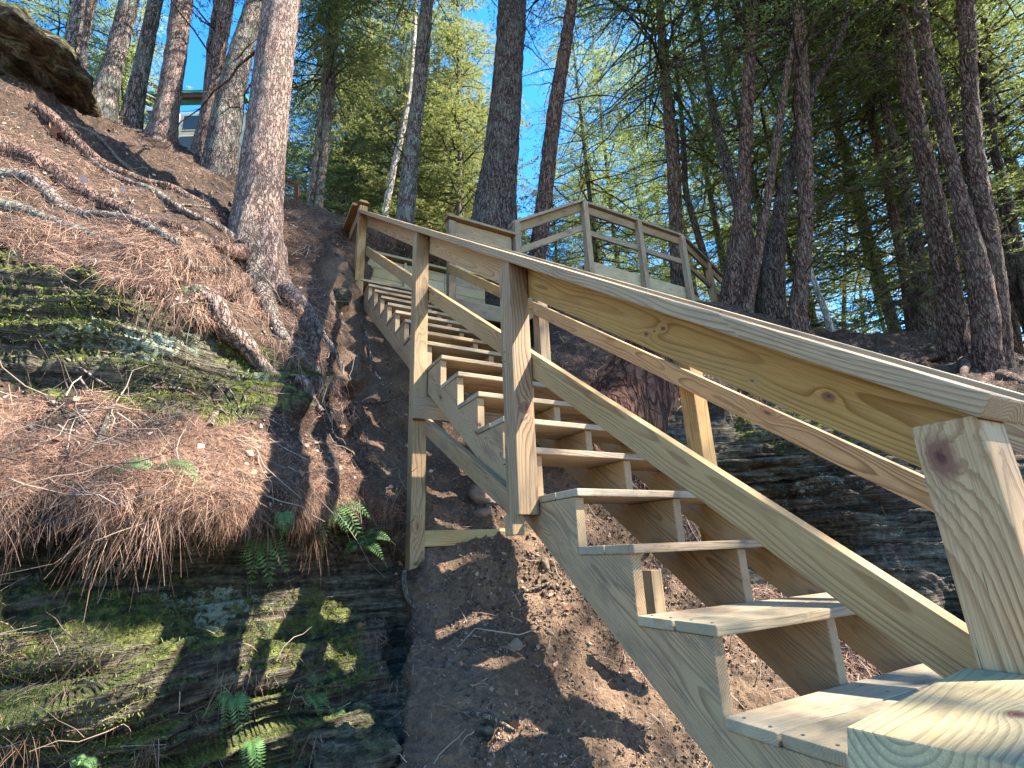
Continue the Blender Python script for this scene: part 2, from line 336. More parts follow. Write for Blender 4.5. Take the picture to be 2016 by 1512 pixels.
def inpoly(q, poly):
    x, y = q[:, 0], q[:, 1]; r = np.zeros(len(q), bool); n = len(poly)
    for i in range(n):
        x0, y0 = poly[i]; x1, y1 = poly[(i + 1) % n]
        c = ((y0 > y) != (y1 > y)) & (x < (x1 - x0) * (y - y0) / (y1 - y0 + 1e-9) + x0); r ^= c
    return r
ROCKA = [(-320,430),(0,505),(120,540),(300,600),(420,660),(520,690),(640,745),(650,800),(560,835),(430,850),(300,812),(150,790),(0,765),(-320,720)]
ROCKB = [(-320,965),(0,985),(160,990),(300,1030),(430,1025),(600,1010),(760,1035),(800,1180),(795,1330),(770,1512),(740,1870),(-320,1870)]
ROCKC = [(1400,800),(1450,775),(1560,785),(1700,845),(1800,880),(1960,850),(2320,900),(2320,1500),(1950,1350),(1870,1215),(1700,1190),(1480,1130),(1330,1010),(1290,900),(1320,820)]
ROCKD = [(-320,60),(0,150),(60,215),(0,215),(-320,160)]
wob = np.c_[noise(np.c_[PQ, PQ[:, :1] * 0], 1 / 60., 3), noise(np.c_[PQ, PQ[:, :1] * 0], 1 / 60., 9)] * 22 + np.c_[noise(np.c_[PQ, PQ[:, :1] * 0], 1 / 14., 4), noise(np.c_[PQ, PQ[:, :1] * 0], 1 / 14., 8)] * 8
QW = PQ + wob
mA = inpoly(QW, ROCKA); mB = inpoly(QW, ROCKB); mC = inpoly(QW, ROCKC)
rock = (mA | mB | mC).astype(float)
def blur(m, k):
    G = m.reshape(NY, NX)
    for _ in range(k):
        G = (G + np.roll(G, 1, 0) + np.roll(G, -1, 0) + np.roll(G, 1, 1) + np.roll(G, -1, 1)) / 5
    return G.ravel()
rs = blur(rock, 5)
# strata
zz = BASE[:, 2] + .05 * noise(BASE, .7, 2) + .02 * noise(BASE, 2.5, 6) - .03 * BASE[:, 0]
def strata(zz, th, s):
    h = zz / th + .8 * noise(np.c_[zz, zz * 0, zz * 0], .35 / th, s); k = np.floor(h); fr = h - k
    o = noise(np.c_[k * 7.77, BASE[:, 0] * 1.7, BASE[:, 1] * 1.7], 1., s + 1)
    crack = np.exp(-(np.minimum(fr, 1 - fr) / .10) ** 2)
    cw = .5 + .5 * noise(np.c_[k * 3.1, BASE[:, 0] * 3.7, BASE[:, 1] * 3.7], 1., s + 2)
    return o, crack * cw, fr
o1, c1, f1 = strata(zz, .17, 21); o2, c2, f2 = strata(zz + .03, .055, 31); o3, c3, f3 = strata(zz + .02 * noise(BASE, 4., 9), .023, 41)
dr = .10 * o1 + .034 * o2 + .012 * o3 - .13 * c1 - .040 * c2 - .012 * c3 + .095 * (np.clip(f1, 0, 1) ** 1.5 - .4) + .035 * (f2 ** 1.5 - .4) + .07 * fbm(BASE, 1.6, 3, 40) + .012 * fbm(BASE, 14., 3, 50) + .006 * fbm(BASE, 45., 2, 55)
blk = noise(BASE, 1.9, 61); dr = dr - .05 * np.exp(-(np.abs(blk) / .035) ** 2)
scl = np.clip(DZ / 3., .5, 2.2)
dg = .05 * scl * fbm(BASE, 1.8, 5, 70, .55) + .016 * fbm(BASE, 9., 4, 80, .6) + .006 * fbm(BASE, 40., 2, 90)
disp = rs * dr + (1 - rs) * (dg + .03)
# dark undercut band below the needle shelf
und = np.exp(-((PQ[:, 1] - (1112 - .02 * PQ[:, 0] + 12 * noise(np.c_[PQ, PQ[:, :1] * 0], 1 / 90., 14))) / 34.) ** 2) * np.clip((840 - PQ[:, 0]) / 60., 0, 1)
disp = disp - .24 * und * .7
# hole under the roots
def hole(x, y, rx, ry, d):
    return -d * np.exp(-(((PQ[:, 0] - x) / rx) ** 2 + ((PQ[:, 1] - y) / ry) ** 2) ** 2)
disp = disp + hole(700, 770, 26, 18, .30) + hole(365, 545, 26, 26, .22) + hole(1010, 660, 60, 30, .3) + hole(1560, 1060, 120, 40, .25) + hole(1880, 1200, 40, 60, .35) + hole(780, 1260, 20, 60, .25) + hole(1450, 765, 60, 14, .2)
edge = np.clip((PYY - sky_y[None]) / 14., 0, 1).ravel()
POS = BASE + NB * (disp * (.25 + .75 * edge))[:, None]
NS = grid_normals(POS)
dirtp = [(660,480),(640,640),(690,800),(735,900),(790,1060),(830,1120),(800,1300),(760,1512),(760,1870),(1750,1870),(1640,1400),(1500,1180),(1260,980),(1120,760),(1000,640),(860,600),(740,560)]
dirt = blur(inpoly(QW, dirtp).astype(float), 8)
lichf = np.clip(sum(a_ * np.exp(-((PQ[:, 0] - x_) / rx_) ** 2 - ((PQ[:, 1] - y_) / ry_) ** 2) for x_, y_, rx_, ry_, a_ in [(430, 1190, 110, 40, 1.1), (250, 690, 170, 50, .8), (520, 735, 60, 30, .9), (90, 1090, 60, 30, .7), (560, 1240, 60, 30, .5), (1600, 960, 120, 60, .6), (380, 660, 100, 30, .6)]), 0, 1.1)
mossf = (1 - .22 * mB) * np.clip(blur((mA | inpoly(QW, [(-320,1160),(330,1150),(700,1180),(760,1500),(-320,1600)]) | inpoly(QW, [(1440,775),(1960,850),(1960,940),(1440,860)])).astype(float), 6), 0, 1)
idx = np.arange(NX * NY).reshape(NY, NX)
QF = np.stack([idx[:-1, :-1], idx[1:, :-1], idx[1:, 1:], idx[:-1, 1:]], -1).reshape(-1, 4)
fr_ = rock[QF].mean(1) > .5
fx = PQ[QF[:, 0], 0]
def submesh(name, sel, mat, thing=None):
    F = QF[sel]; u, inv = np.unique(F, return_inverse=True)
    me = mesh_np(name, POS[u], inv.reshape(-1, 4)[:, ::-1], True, {'dirt': dirt[u], 'moss': mossf[u], 'lich': lichf[u], 'far': DZ[u]})
    return link(name, me, mat)
fy = PQ[QF[:, 0], 1]
tag(submesh('hillside', ~fr_, M_SOIL), 'steep bare earth and needle-strewn hillside under the stairs', kind='structure')
tag(submesh('rock_face', fr_ & (fx < 1000) & (fy < 930), M_ROCK), 'layered mossy sandstone band above the needle shelf, left', kind='structure')
tag(submesh('rock_face', fr_ & (fx < 1000) & (fy >= 930), M_ROCK), 'layered mossy sandstone wall at the lower left', kind='structure')
tag(submesh('rock_face', fr_ & (fx >= 1000), M_ROCK), 'dark layered sandstone ledge right of the stairs', kind='structure')

def surf(x, y, lift=0.):
    """point of the finished hillside seen at picture position x, y, and its normal"""
    c = np.clip((x - gx[0]) / (gx[1] - gx[0]), 0, NX - 2); j = int(round(float(c)))
    col = PYY[:, j]; i = int(np.clip(np.searchsorted(col, y), 0, NY - 1)); k = idx[i, j]
    return POS[k] + NS[k] * lift, NS[k]

# ground going on behind the crest, falling gently away
crest = POS.reshape(NY, NX, 3)[0]
rows = [crest]; hd = crest - CAMP; hd[:, 2] = 0; hd /= np.linalg.norm(hd, axis=1)[:, None]
for dist, drop in ((.25, .12), (1., .45), (3., .7), (8., .9), (20., 1.2), (60., 6.), (160., 20.)):
    q = crest + hd * dist; q[:, 2] -= drop; q[:, 2] += (.15 if dist > 2 else .03) * noise(q, .5, 3)
    if dist > 15:   # towards one level far away
        q[:, 2] = q[:, 2] * .5 + (2.0 - drop) * .5
    rows.append(q)
BK = np.concatenate(rows); nr = len(rows); ib = np.arange(nr * NX).reshape(nr, NX)
FB = np.stack([ib[:-1, :-1], ib[:-1, 1:], ib[1:, 1:], ib[1:, :-1]], -1).reshape(-1, 4)
o = link('plateau_ground', mesh_np('plateau_ground', BK, FB, True, {'dirt': np.zeros(len(BK)), 'moss': np.zeros(len(BK)), 'far': np.ones(len(BK))}), M_SOIL)
tag(o, 'forest floor beyond the crest of the hill', kind='structure')
def back_ground(x, dist):
    """height of the ground beyond the crest in the direction of picture column x"""
    j = int(np.clip(round((x - gx[0]) / (gx[1] - gx[0])), 0, NX - 1))
    ds = [0, .25, 1., 3., 8., 20., 60., 160.]; col = [r[j] for r in rows]
    c0 = np.linalg.norm((crest[j] - CAMP)[:2]); t = max(0, dist - c0)
    k = min(max(np.searchsorted(ds, t) - 1, 0), 6); a = (t - ds[k]) / (ds[k + 1] - ds[k])
    return col[k] * (1 - a) + col[k + 1] * a
#PART2
# ------------------------------------------------------------------ woodwork
RISE, RUN, TW_, LAND = .19, .25651, .95, 17
SLOPE = RISE / RUN
def place(o, parent, origin, ax, ay, az):
    L = parent.location if parent is not None else Vector((0, 0, 0))
    o.matrix_local = Matrix(((ax[0], ay[0], az[0], origin[0] - L.x), (ax[1], ay[1], az[1], origin[1] - L.y),
                             (ax[2], ay[2], az[2], origin[2] - L.z), (0, 0, 0, 1)))
def board(name, parent, a, b, wdir, w_, th, mat, bev=.003, cut=None, label=None):
    """sawn timber from a to b (centre line); wdir = direction of its width"""
    a = Vector(a); b = Vector(b); ax = (b - a).normalized(); L = (b - a).length
    ay = Vector(wdir); ay = (ay - ax * ay.dot(ax)).normalized(); az = ax.cross(ay)
    bm = bmesh.new(); bmesh.ops.create_cube(bm, size=1)
    for v in bm.verts:
        v.co = Vector((v.co.x * L, v.co.y * w_, v.co.z * th))
    if cut:                                   # plumb or slanted end cuts: (end, dx per y, dx per z)
        for end, ky, kz in cut:
            for v in bm.verts:
                if (v.co.x > 0) == (end > 0): v.co.x += ky * v.co.y + kz * v.co.z
    if bev: bmesh.ops.bevel(bm, geom=bm.edges[:], offset=bev, segments=2, profile=.6, affect='EDGES')
    me = bpy.data.meshes.new(name); bm.to_mesh(me); bm.free()
    o = link(name, me, mat, parent); place(o, parent, (a + b) / 2, ax, ay, az)
    if label: o['label'] = label
    return o
X3 = Vector((1, 0, 0)); Y3 = Vector((0, 1, 0)); Z3 = Vector((0, 0, 1))
SD = Vector((0, RUN, RISE)).normalized(); SN = Vector((0, -RISE, RUN)).normalized()
def nz(Y): return SLOPE * Y                                       # nosing line

stairs = tag(empty('staircase', (.47, 1.0, -.3)), 'long steep open-riser stairs of new pale timber climbing the dirt bank', 'staircase')
def stringer(x0, x1, k0, k1, mat, parent, name='stringer'):
    """notched carriage; outline in the Y-Z plane, mesh kept in the sloping frame so the grain runs along it"""
    pts = []
    for k in range(k0, k1 + 1):
        Yf = k * RUN + .022; Zt = k * RISE - .0275
        pts += [(Yf, Zt - RISE + (0 if k > k0 else -.0)), (Yf, Zt)]
    Ye = k1 * RUN + .022 + RUN; Zt = k1 * RISE - .0275
    pts.append((Ye, Zt)); pts.append((Ye, SLOPE * Ye - .355))
    Yb = k0 * RUN + .022; pts.append((Yb, SLOPE * Yb - .355 if SLOPE * Yb - .355 < pts[0][1] - .02 else pts[0][1] - .02))
    bm = bmesh.new(); O = Vector((0, 1.9, 1.2)); f = []
    for X in (x0, x1):
        f.append([bm.verts.new(((Vector((0, y, z)) - O).dot(SD), (Vector((0, y, z)) - O).dot(SN), -(X - (x0 + x1) / 2))) for y, z in pts])
    bm.faces.new(f[0]); bm.faces.new(f[1][::-1])
    n = len(pts)
    for i in range(n): bm.faces.new((f[0][(i + 1) % n], f[0][i], f[1][i], f[1][(i + 1) % n]))
    bmesh.ops.recalc_face_normals(bm, faces=bm.faces[:])
    ed = [e for e in bm.edges if e.calc_face_angle(0) > .3]
    bmesh.ops.bevel(bm, geom=ed, offset=.0022, segments=1, affect='EDGES')
    me = bpy.data.meshes.new(name); bm.to_mesh(me); bm.free()
    o = link(name, me, mat, parent); place(o, parent, O + Vector(((x0 + x1) / 2, 0, 0)), SD, SN, SD.cross(SN))
    return o
for x in (.004, .462, .903):
    stringer(x, x + .038, -2, 16, W_NEW, stairs)
stairs_random = random.Random(3)
for k in range(-2, 17):
    for b in (0, 1):
        y0 = k * RUN + b * .1385 + .0; j = stairs_random.uniform
        xl = j(-.004, .003); xr = TW_ + j(-.006, .012)
        board('tread_board', stairs, (xl, y0 + .0675, k * RISE - .0135 + .0005), (xr, y0 + .0675, k * RISE - .0135 + .0005 + j(-.001, .001)), Y3, .133, .026, W_TREAD, .004)
M_SCREW = bpy.data.materials.new('screw_steel'); M_SCREW.use_nodes = True; M_SCREW.node_tree.nodes['Principled BSDF'].inputs['Base Color'].default_value = (.09, .085, .07, 1); M_SCREW.node_tree.nodes['Principled BSDF'].inputs['Roughness'].default_value = .5
def screw(parent, c, n, r=.0042):
    bm = bmesh.new(); bmesh.ops.create_cone(bm, cap_ends=True, segments=10, radius1=r, radius2=r * .85, depth=.002)
    me = bpy.data.meshes.new('screw'); bm.to_mesh(me); bm.free(); o = link('screw', me, M_SCREW, parent); f_ = Vector(n).normalized(); q_ = f_.orthogonal().normalized(); place(o, parent, c, q_, f_.cross(q_), f_)
for k in range(-1, 3):
    for b in (0, 1):
        for dy in (.03, .10):
            for x_ in (.024, .481):
                screw(stairs, (x_ + stairs_random.uniform(-.005, .005), k * RUN + b * .1385 + dy, k * RISE + .0008), (0, 0, 1))
# cross beams and brace that tie the carriages to the posts
board('cross_beam', stairs, (-.105, 2.262, 1.232), (.955, 2.262, 1.232), Z3, .14, .038, W_NEW)
board('cross_beam', stairs, (-.004, 2.315, .463), (1.0, 2.315, .470), Z3, .089, .038, W_GREEN)
board('diagonal_brace', stairs, (-.020, 2.235, 1.118), (-.020, 1.16, .545), SN, .089, .038, W_NEW)
board('support_block', stairs, (-.088, 1.06, .43), (-.088, 1.06, .503), Y3, .06, .05, W_NEW)
_p = pt(1282, 1122, 2.62); board('support_post', stairs, (_p[0], _p[1], _p[2] - .40), tuple(_p), X3, .07, .07, W_NEW)
board('spacer_block', stairs, (.085, .66, .195), (.085, .66, .325), X3, .036, .06, W_NEW)

PXL = -.0465                                # centre of the left posts
def post(parent, X, Y, z0, z1, s=.089, mat=W_NEW, sy=None, name='post'):
    return board(name, parent, (X, Y, z0), (X, Y, z1), X3, s, sy or s, mat, .004)
hl = tag(empty('handrail', (PXL, 2.0, .3)), 'sloping handrail of the stairs nearest the viewer, on its left side', 'handrail')
CT = .855                                    # top of cap above the nosing line
def capz(Y): return nz(Y) + CT - .024
def slope_cap(parent, xc, Y0, Y1, mat, w_=.14, ends=None):
    return board('cap_rail', parent, (xc, Y0, capz(Y0)), (xc, Y1, capz(Y1)), X3, w_, .038, mat, .005, cut=ends)
slope_cap(hl, -.030, -.385, 4.42, W_WARM, .145)
def slope_rail(parent, xc, Y0, Y1, hgt, w_, mat, name='top_rail'):
    return board(name, parent, (xc, Y0, nz(Y0) + hgt), (xc, Y1, nz(Y1) + hgt), SN, w_, .038, mat, .003, cut=((-1, SLOPE, 0), (1, SLOPE, 0)))
slope_rail(hl, .0235, -.335, 1.07, CT - .048 - .0735, .118, W_RAIL1)
slope_rail(hl, .0235, 1.073, 2.33, CT - .048 - .0735, .118, W_WARM)
slope_rail(hl, .0235, 2.333, 4.40, CT - .048 - .0735, .118, W_NEW)
slope_rail(hl, .0235, -.335, 2.33, .345, .089, W_WARM, 'mid_rail')
slope_rail(hl, .0235, 2.333, 4.40, .345, .089, W_NEW, 'mid_rail')
post(hl, PXL, -.3235, -.45, capz(-.3235) - .052, mat=W_NEWEL)
post(hl, PXL, 1.062, .500, capz(1.062) - .052, sy=.095, mat=W_POST2)
post(hl, PXL, 2.338, -.05, capz(2.338) - .052)
post(hl, PXL, 4.415, 2.55, 4.155, mat=W_NEW)
def pyramid_cap(parent, x, y, z, s, mat):
    bm = bmesh.new(); bmesh.ops.create_cube(bm, size=1)
    for v in bm.verts:
        k = .55 if v.co.z > 0 else 1.; v.co = Vector((v.co.x * s * k, v.co.y * s * k, v.co.z * .055))
    bmesh.ops.bevel(bm, geom=bm.edges[:], offset=.004, segments=1, affect='EDGES')
    me = bpy.data.meshes.new('post_cap'); bm.to_mesh(me); bm.free()
    o = link('post_cap', me, mat, parent); place(o, parent, (x, y, z), X3, Y3, Z3)
pyramid_cap(hl, -.035, 4.46, 4.245, .13, W_NEW)

for Y_, h_ in ((-.31, .345), (-.34, .345), (1.05, .345), (1.08, .345), (2.33, .345), (2.35, .345)):
    for e_ in (-.02, .022):
        screw(hl, (PXL - .0455, Y_ * 1.0, nz(Y_) + h_ + e_), (-1, 0, 0), .0045)
hr = tag(empty('handrail', (1.0, 2.0, .8)), 'sloping handrail on the far side of the stairs, above the rock ledge', 'handrail')
XR = 1.0005
slope_cap(hr, .985, -1.3, 4.28, W_NEW, .14)
slope_rail(hr, .932, -1.3, 1.1, CT - .048 - .0735, .118, W_NEW)
slope_rail(hr, .932, 1.103, 4.25, CT - .048 - .0735, .118, W_NEW)
slope_rail(hr, .932, -1.2, 2.43, .385, .089, W_WARM, 'mid_rail')
slope_rail(hr, .932, 2.433, 4.25, .385, .089, W_NEW, 'mid_rail')
post(hr, XR, -1.1, -1.4, capz(-1.1) - .052)
post(hr, XR, 1.085, .1, capz(1.085) - .052)
post(hr, XR, 2.47, 1.0, capz(2.47) - .052)
post(hr, XR - .03, 4.27, 2.6, 4.18, mat=W_GREY)

# level cap of the lower railing that butts against the bottom newel
lr = tag(empty('lower_railing', (-.28, -.36, -.3)), 'greenish level rail board with a rough sawn end, at the foot of the nearest post', 'railing')
a = Vector((-.478, -.3835, .171)); b = Vector((-.098, -.337, .171))
board('cap_rail', lr, a, b, Vector((-.11, .99, 0)), .135, .045, W_GREEN, .0022, cut=((-1, .03, .45),))
board('top_rail', lr, (-.40, -.40, .075), (-.10, -.362, .075), Z3, .13, .036, W_GREEN)
post(lr, -.30, -.43, -1.0, .14, .07)

# landing at the top of the long flight
FL = LAND * RISE
land = tag(empty('landing_deck', (.9, 4.8, FL)), 'small timber landing at the top of the stairs with a solid board wall behind', 'deck')
y = LAND * RUN - .0
for i in range(7):
    board('deck_board', land, (-.03, y + .0675 + i * .1385, FL - .0135), (1.95, y + .0675 + i * .1385, FL - .0135), Y3, .133, .027, W_TREAD, .004)
board('rim_joist', land, (.955, 4.345, FL - .13), (1.98, 4.345, FL - .13), Z3, .19, .038, W_GREY)
board('rim_joist', land, (-.10, 4.75, FL - .13), (-.10, 5.3, FL - .13), Z3, .19, .038, W_NEW)
board('rim_joist', land, (-.13, 5.34, FL - .13), (1.98, 5.34, FL - .13), Z3, .19, .038, W_NEW)
for i in range(6):
    for (xa, xb) in ((-.10, .72), (.724, 1.28), (1.284, 1.90)):
        board('wall_board', land, (xa, 5.285, FL + .075 + i * .1415), (xb, 5.285, FL + .075 + i * .1415), Z3, .138, .024, W_PALE, .003)
board('wall_cap', land, (-.14, 5.28, FL + .90), (1.93, 5.28, FL + .90), Y3, .14, .036, W_PALE)
for x in (.0, .72, 1.28, 1.87):
    post(land, x, 5.345, 2.4, FL + .87, mat=W_NEW)
post(land, .715, 5.255, FL + .005, FL + .86, .03, W_PALE, .036, 'batten')
board('side_cap', land, (-.08, 4.50, 4.24), (-.08, 5.2, 4.24), X3, .14, .036, W_NEW)
board('side_rail', land, (-.05, 4.50, 4.15), (-.05, 5.2, 4.15), Z3, .13, .036, W_NEW)
for x, y0 in ((.05, 5.1), (1.8, 5.1), (1.8, 4.45), (1.02, 4.45)):
    post(land, x, y0, 1.9, FL - .035)
gd = tag(empty('guard_rail', (1.4, 4.3, FL)), 'short level guard with a solid board under its cap, between stairs and rising flight', 'guard rail')
board('cap_rail', gd, (.905, 4.275, 4.232), (1.855, 4.275, 4.232), Y3, .14, .036, W_NEW)
board('top_rail', gd, (1.02, 4.29, 4.11), (1.80, 4.29, 4.11), Z3, .19, .036, W_NEW)
board('mid_rail', gd, (1.02, 4.29, 3.62), (1.80, 4.29, 3.62), Z3, .14, .036, W_PALE)

# upper flight rising to the right, then the boardwalk
up = tag(empty('upper_stairs', (2.4, 4.8, FL)), 'short grey flight rising to the right from the landing to the boardwalk', 'staircase')
X0u, X1u, FB_ = 1.87, 3.0, 4.15
usl = (5.155 - 4.45) / (X1u - X0u)
for yy in (4.37, 5.2):
    board('stringer', up, (X0u + .05, yy, FL - .06), (X1u + .02, yy, FL - .06 + 1.08 * (FB_ - FL) / 1.15), Z3, .24, .038, W_GREY)
for k in range(1, 5):
    board('tread_board', up, (X0u + .1 + (k - .5) * .245, 4.36, FL + k * .19), (X0u + .1 + (k - .5) * .245, 5.22, FL + k * .19), X3, .24, .03, W_GREY)
def guard_line(name, label, pts, z_top, z_mid, posts, mat, gy=None, w_=.13, parent=None):
    g = parent or tag(empty(name, pts[0]), label, 'guard rail')
    for (a, b) in zip(pts[:-1], pts[1:]):
        a = Vector(a); b = Vector(b); d = (b - a); side = Vector((-d.y, d.x, 0)).normalized()
        board('cap_rail', g, a + Z3 * (z_top - .018), b + Z3 * (z_top - .018), side, .14, .036, mat)
        board('top_rail', g, a + Z3 * (z_top - .11), b + Z3 * (z_top - .11), Z3, .13, .036, mat)
        board('mid_rail', g, a + Z3 * z_mid, b + Z3 * z_mid, Z3, .089, .036, mat)
    return g
g1 = tag(empty('guard_rail', (1.87, 4.30, FL)), 'slanting guard of the short grey flight, climbing to the boardwalk corner', 'guard rail')
dv = Vector((X1u - X0u, 0, 5.155 - 4.45)).normalized()
for zt, ww, nm in ((4.45, .036, 'cap_rail'), (4.37, .12, 'top_rail'), (4.02, .085, 'mid_rail')):
    a = (X0u - (.06 if nm == 'cap_rail' else -.05), 4.30, zt - (.04 if nm == 'cap_rail' else -.03)); b = (X1u, 4.30, zt + usl * (X1u - X0u))
    board(nm, g1, a, b, Y3 if nm == 'cap_rail' else Z3, .14 if nm == 'cap_rail' else ww, .036, W_GREY)
post(g1, X0u, 4.255, 2.9, 4.43, .085, W_GREY)
bw = tag(empty('boardwalk', (4.0, 4.8, FB_)), 'raised grey boardwalk beyond the short flight', 'boardwalk')
for i in range(15):
    board('deck_board', bw, (X1u + .07 + i * .14, 4.36, FB_), (X1u + .07 + i * .14, 5.3, FB_), X3, .135, .027, W_GREY)
FC = [(X1u + .0, 4.34), (5.02, 4.34)]
board('rim_joist', bw, (X1u, 4.335, FB_ - .06), (5.02, 4.335, FB_ - .06), Z3, .26, .038, W_PALE)
board('rim_joist', bw, (X1u, 5.31, FB_ - .12), (5.02, 5.31, FB_ - .12), Z3, .2, .038, W_GREY)
for x in (3.15, 4.05, 4.95):
    post(bw, x, 4.42, 2.2, FB_ - .03, mat=W_GREY); post(bw, x, 5.22, 2.2, FB_ - .03, mat=W_GREY)
P5 = on_y(1432, 566, 5.3)
g2 = guard_line('guard_rail', 'level grey guard along the near side of the boardwalk, seen against blue sky', [(X1u, 4.295, 0), (5.0, 4.295, 0)], 5.15, 4.66, None, W_GREY)
for x in (3.03, 4.05, 4.97): post(g2, x, 4.26, FB_ - .25, 5.12, .085, W_GREY)
e5 = (7.02, 5.05)
g3 = guard_line('guard_rail', 'far grey guard of the boardwalk, running down behind the big trunk', [(5.04, 4.31, 0), (e5[0], e5[1], 0)], 5.15, 4.66, None, W_GREY)
for tt in (.5, .97): post(g3, 5.04 + (e5[0] - 5.04) * tt, 4.31 + (e5[1] - 4.31) * tt - .02, 3.2, 5.12, .085, W_GREY)
bw2 = tag(empty('boardwalk', (5.8, 4.8, 4.0)), 'last stretch of boardwalk dropping away behind the big trunk', 'boardwalk')
board('rim_joist', bw2, (5.06, 4.37, FB_ - .06), (e5[0], e5[1] + .05, FB_ - .06), Z3, .26, .038, W_PALE)
for i in range(14):
    t_ = i / 13.; cx = 5.13 + 1.85 * t_; cy = 4.42 + .70 * t_; z_ = FB_ + .004
    board('deck_board', bw2, (cx, cy, z_), (cx - .35, cy + .85, z_), X3, .135, .027, W_GREY)
for tt in (.4, .95): post(bw2, 5.06 + 1.9 * tt, 4.47 + .72 * tt, 2.2, FB_ - .03, mat=W_GREY)
#PART3
# ------------------------------------------------------------------ trunks
def tube(path, rad, sides=20, bark=.0, seed=0, flare=None, cap=True, sub=None):
    """swept skin through path (n,3); returns V, F(quads)"""
    path = np.asarray(path, float); rad = np.asarray(rad, float)
    if sub:
        s = np.r_[0, np.cumsum(np.linalg.norm(np.diff(path, axis=0), axis=1))]; n = max(4, int(s[-1] / sub) + 1)
        q = np.linspace(0, s[-1], n)
        # smooth (cubic through neighbours via repeated averaging)
        P2 = np.stack([np.interp(q, s, path[:, i]) for i in range(3)], 1); r2 = np.interp(q, s, rad)
        k = max(1, int(n / len(path) / 3))
        for _ in range(2 * k):
            P2[1:-1] = (P2[:-2] + 2 * P2[1:-1] + P2[2:]) / 4; r2[1:-1] = (r2[:-2] + 2 * r2[1:-1] + r2[2:]) / 4
        path, rad = P2, r2
    n = len(path); T = np.gradient(path, axis=0); T /= np.linalg.norm(T, axis=1)[:, None] + 1e-9
    ref = np.array([0.3, 1, .1]) if abs(T[0] @ np.array([0.3, 1, .1])) < .9 else np.array([1., 0, 0])
    A = []; a = ref
    for i in range(n):
        a = a - T[i] * (a @ T[i]); a /= np.linalg.norm(a); A.append(a)
    A = np.array(A); B = np.cross(T, A)
    th = np.linspace(0, 2 * math.pi, sides, endpoint=False)
    D = A[:, None] * np.cos(th)[None, :, None] + B[:, None] * np.sin(th)[None, :, None]
    R = np.repeat(rad[:, None], sides, 1)
    if flare is not None:
        R = R * flare(np.arange(n)[:, None] / (n - 1), th[None])
    V = path[:, None] + D * R[..., None]
    if bark:
        q = V.reshape(-1, 3) * np.array([1, 1, .3])
        nn = (np.abs(noise(q, 9., seed)) * 1.0 + .6 * noise(q, 26., seed + 3) + 1.2 * noise(q, 1.7, seed + 5)).reshape(n, sides)
        V = V + D * (bark * nn)[..., None]
    V = V.reshape(-1, 3); i = np.arange(n * sides).reshape(n, sides); j = np.roll(i, -1, 1)
    F = np.stack([i[:-1], j[:-1], j[1:], i[1:]], -1).reshape(-1, 4)
    return V, F
def join(parts):
    Vs, Fs, o = [], [], 0
    for v, f in parts: Vs.append(v); Fs.append(f + o); o += len(v)
    return np.concatenate(Vs), np.concatenate(Fs)
def crown_np(seed, h0, h1, R0, limbs, leaf=.07, lw=.02, secs=16, leaves=8, droop=.25, twig=True, gap=.0, shape=.8):
    """flat layered sprays of hemlock / white pine; every leaf a small diamond"""
    g = np.random.default_rng(seed); C, D, U = [], [], []; tw = []
    for i in range(limbs):
        t = (i + g.random()) / limbs; h = h0 + (h1 - h0) * t
        L = (R0 * (1 - t) ** shape + .35) * g.uniform(.55, 1.1)
        if t < .15: L *= .75
        ang = g.random() * 6.283; d = np.array([math.cos(ang), math.sin(ang), 0]); side = np.array([-d[1], d[0], 0])
        rise = g.uniform(-.05, .25); dr = droop * g.uniform(.6, 1.5)
        def at(s): return np.array([0, 0, h]) + d * L * s + np.array([0, 0, 1]) * (rise * L * s - dr * L * s * s)
        P = np.array([at(s) for s in np.linspace(0, 1, 7)]) + g.normal(0, .03 * L, (7, 3)) * np.linspace(0, 1, 7)[:, None]
        if twig: tw.append(tube(P, np.linspace(.010 + .008 * L, .003, 7), 4))
        n = max(5, int(secs * L / 2.2))
        for k in range(n):
            s = .22 + .78 * (k + g.random()) / n; q = P[min(6, int(s * 6))] * (1 - (s * 6) % 1) + P[min(6, int(s * 6) + 1)] * ((s * 6) % 1)
            if g.random() < gap: continue
            sg = 1 if k % 2 else -1; sl = L * .38 * (1 - s * .75) * g.uniform(.6, 1.25) + .10
            dd = d * g.uniform(.45, .9) + side * sg * g.uniform(.6, 1.) + np.array([0, 0, g.uniform(-.30, .05)]); dd /= np.linalg.norm(dd)
            m = max(4, int(leaves * sl / .45)) * 2
            u = (np.arange(m) + g.random(m)) / m; sd = np.where(np.arange(m) % 2, 1, -1)
            pp = q + dd * (u * sl)[:, None] + np.array([0, 0, -1]) * (.22 * sl * u * u)[:, None]
            nr = np.cross(dd, [0, 0, 1.]); nr /= np.linalg.norm(nr)
            ld = dd[None] * g.uniform(.5, 1., m)[:, None] + nr[None] * (sd * g.uniform(.4, 1.1, m) * (1 - .5 * u))[:, None] + g.normal(0, .22, (m, 3))
            ld /= np.linalg.norm(ld, axis=1)[:, None]
            C.append(pp); D.append(ld); U.append(np.cross(ld, g.normal(0, .35, (m, 3)) + np.array([0, 0, 1.])))
    C = np.concatenate(C); D = np.concatenate(D); U = np.concatenate(U); U /= np.linalg.norm(U, axis=1)[:, None] + 1e-9
    n = len(C); ll = leaf * g.uniform(.6, 1.3, n)[:, None]; ww = lw * g.uniform(.7, 1.3, n)[:, None]
    V = np.stack([C, C + D * ll * .45 + U * ww * .5, C + D * ll, C + D * ll * .5 - U * ww * .5], 1).reshape(-1, 3)
    F = np.arange(n * 4).reshape(n, 4)
    return V, F, (join(tw) if tw else None)
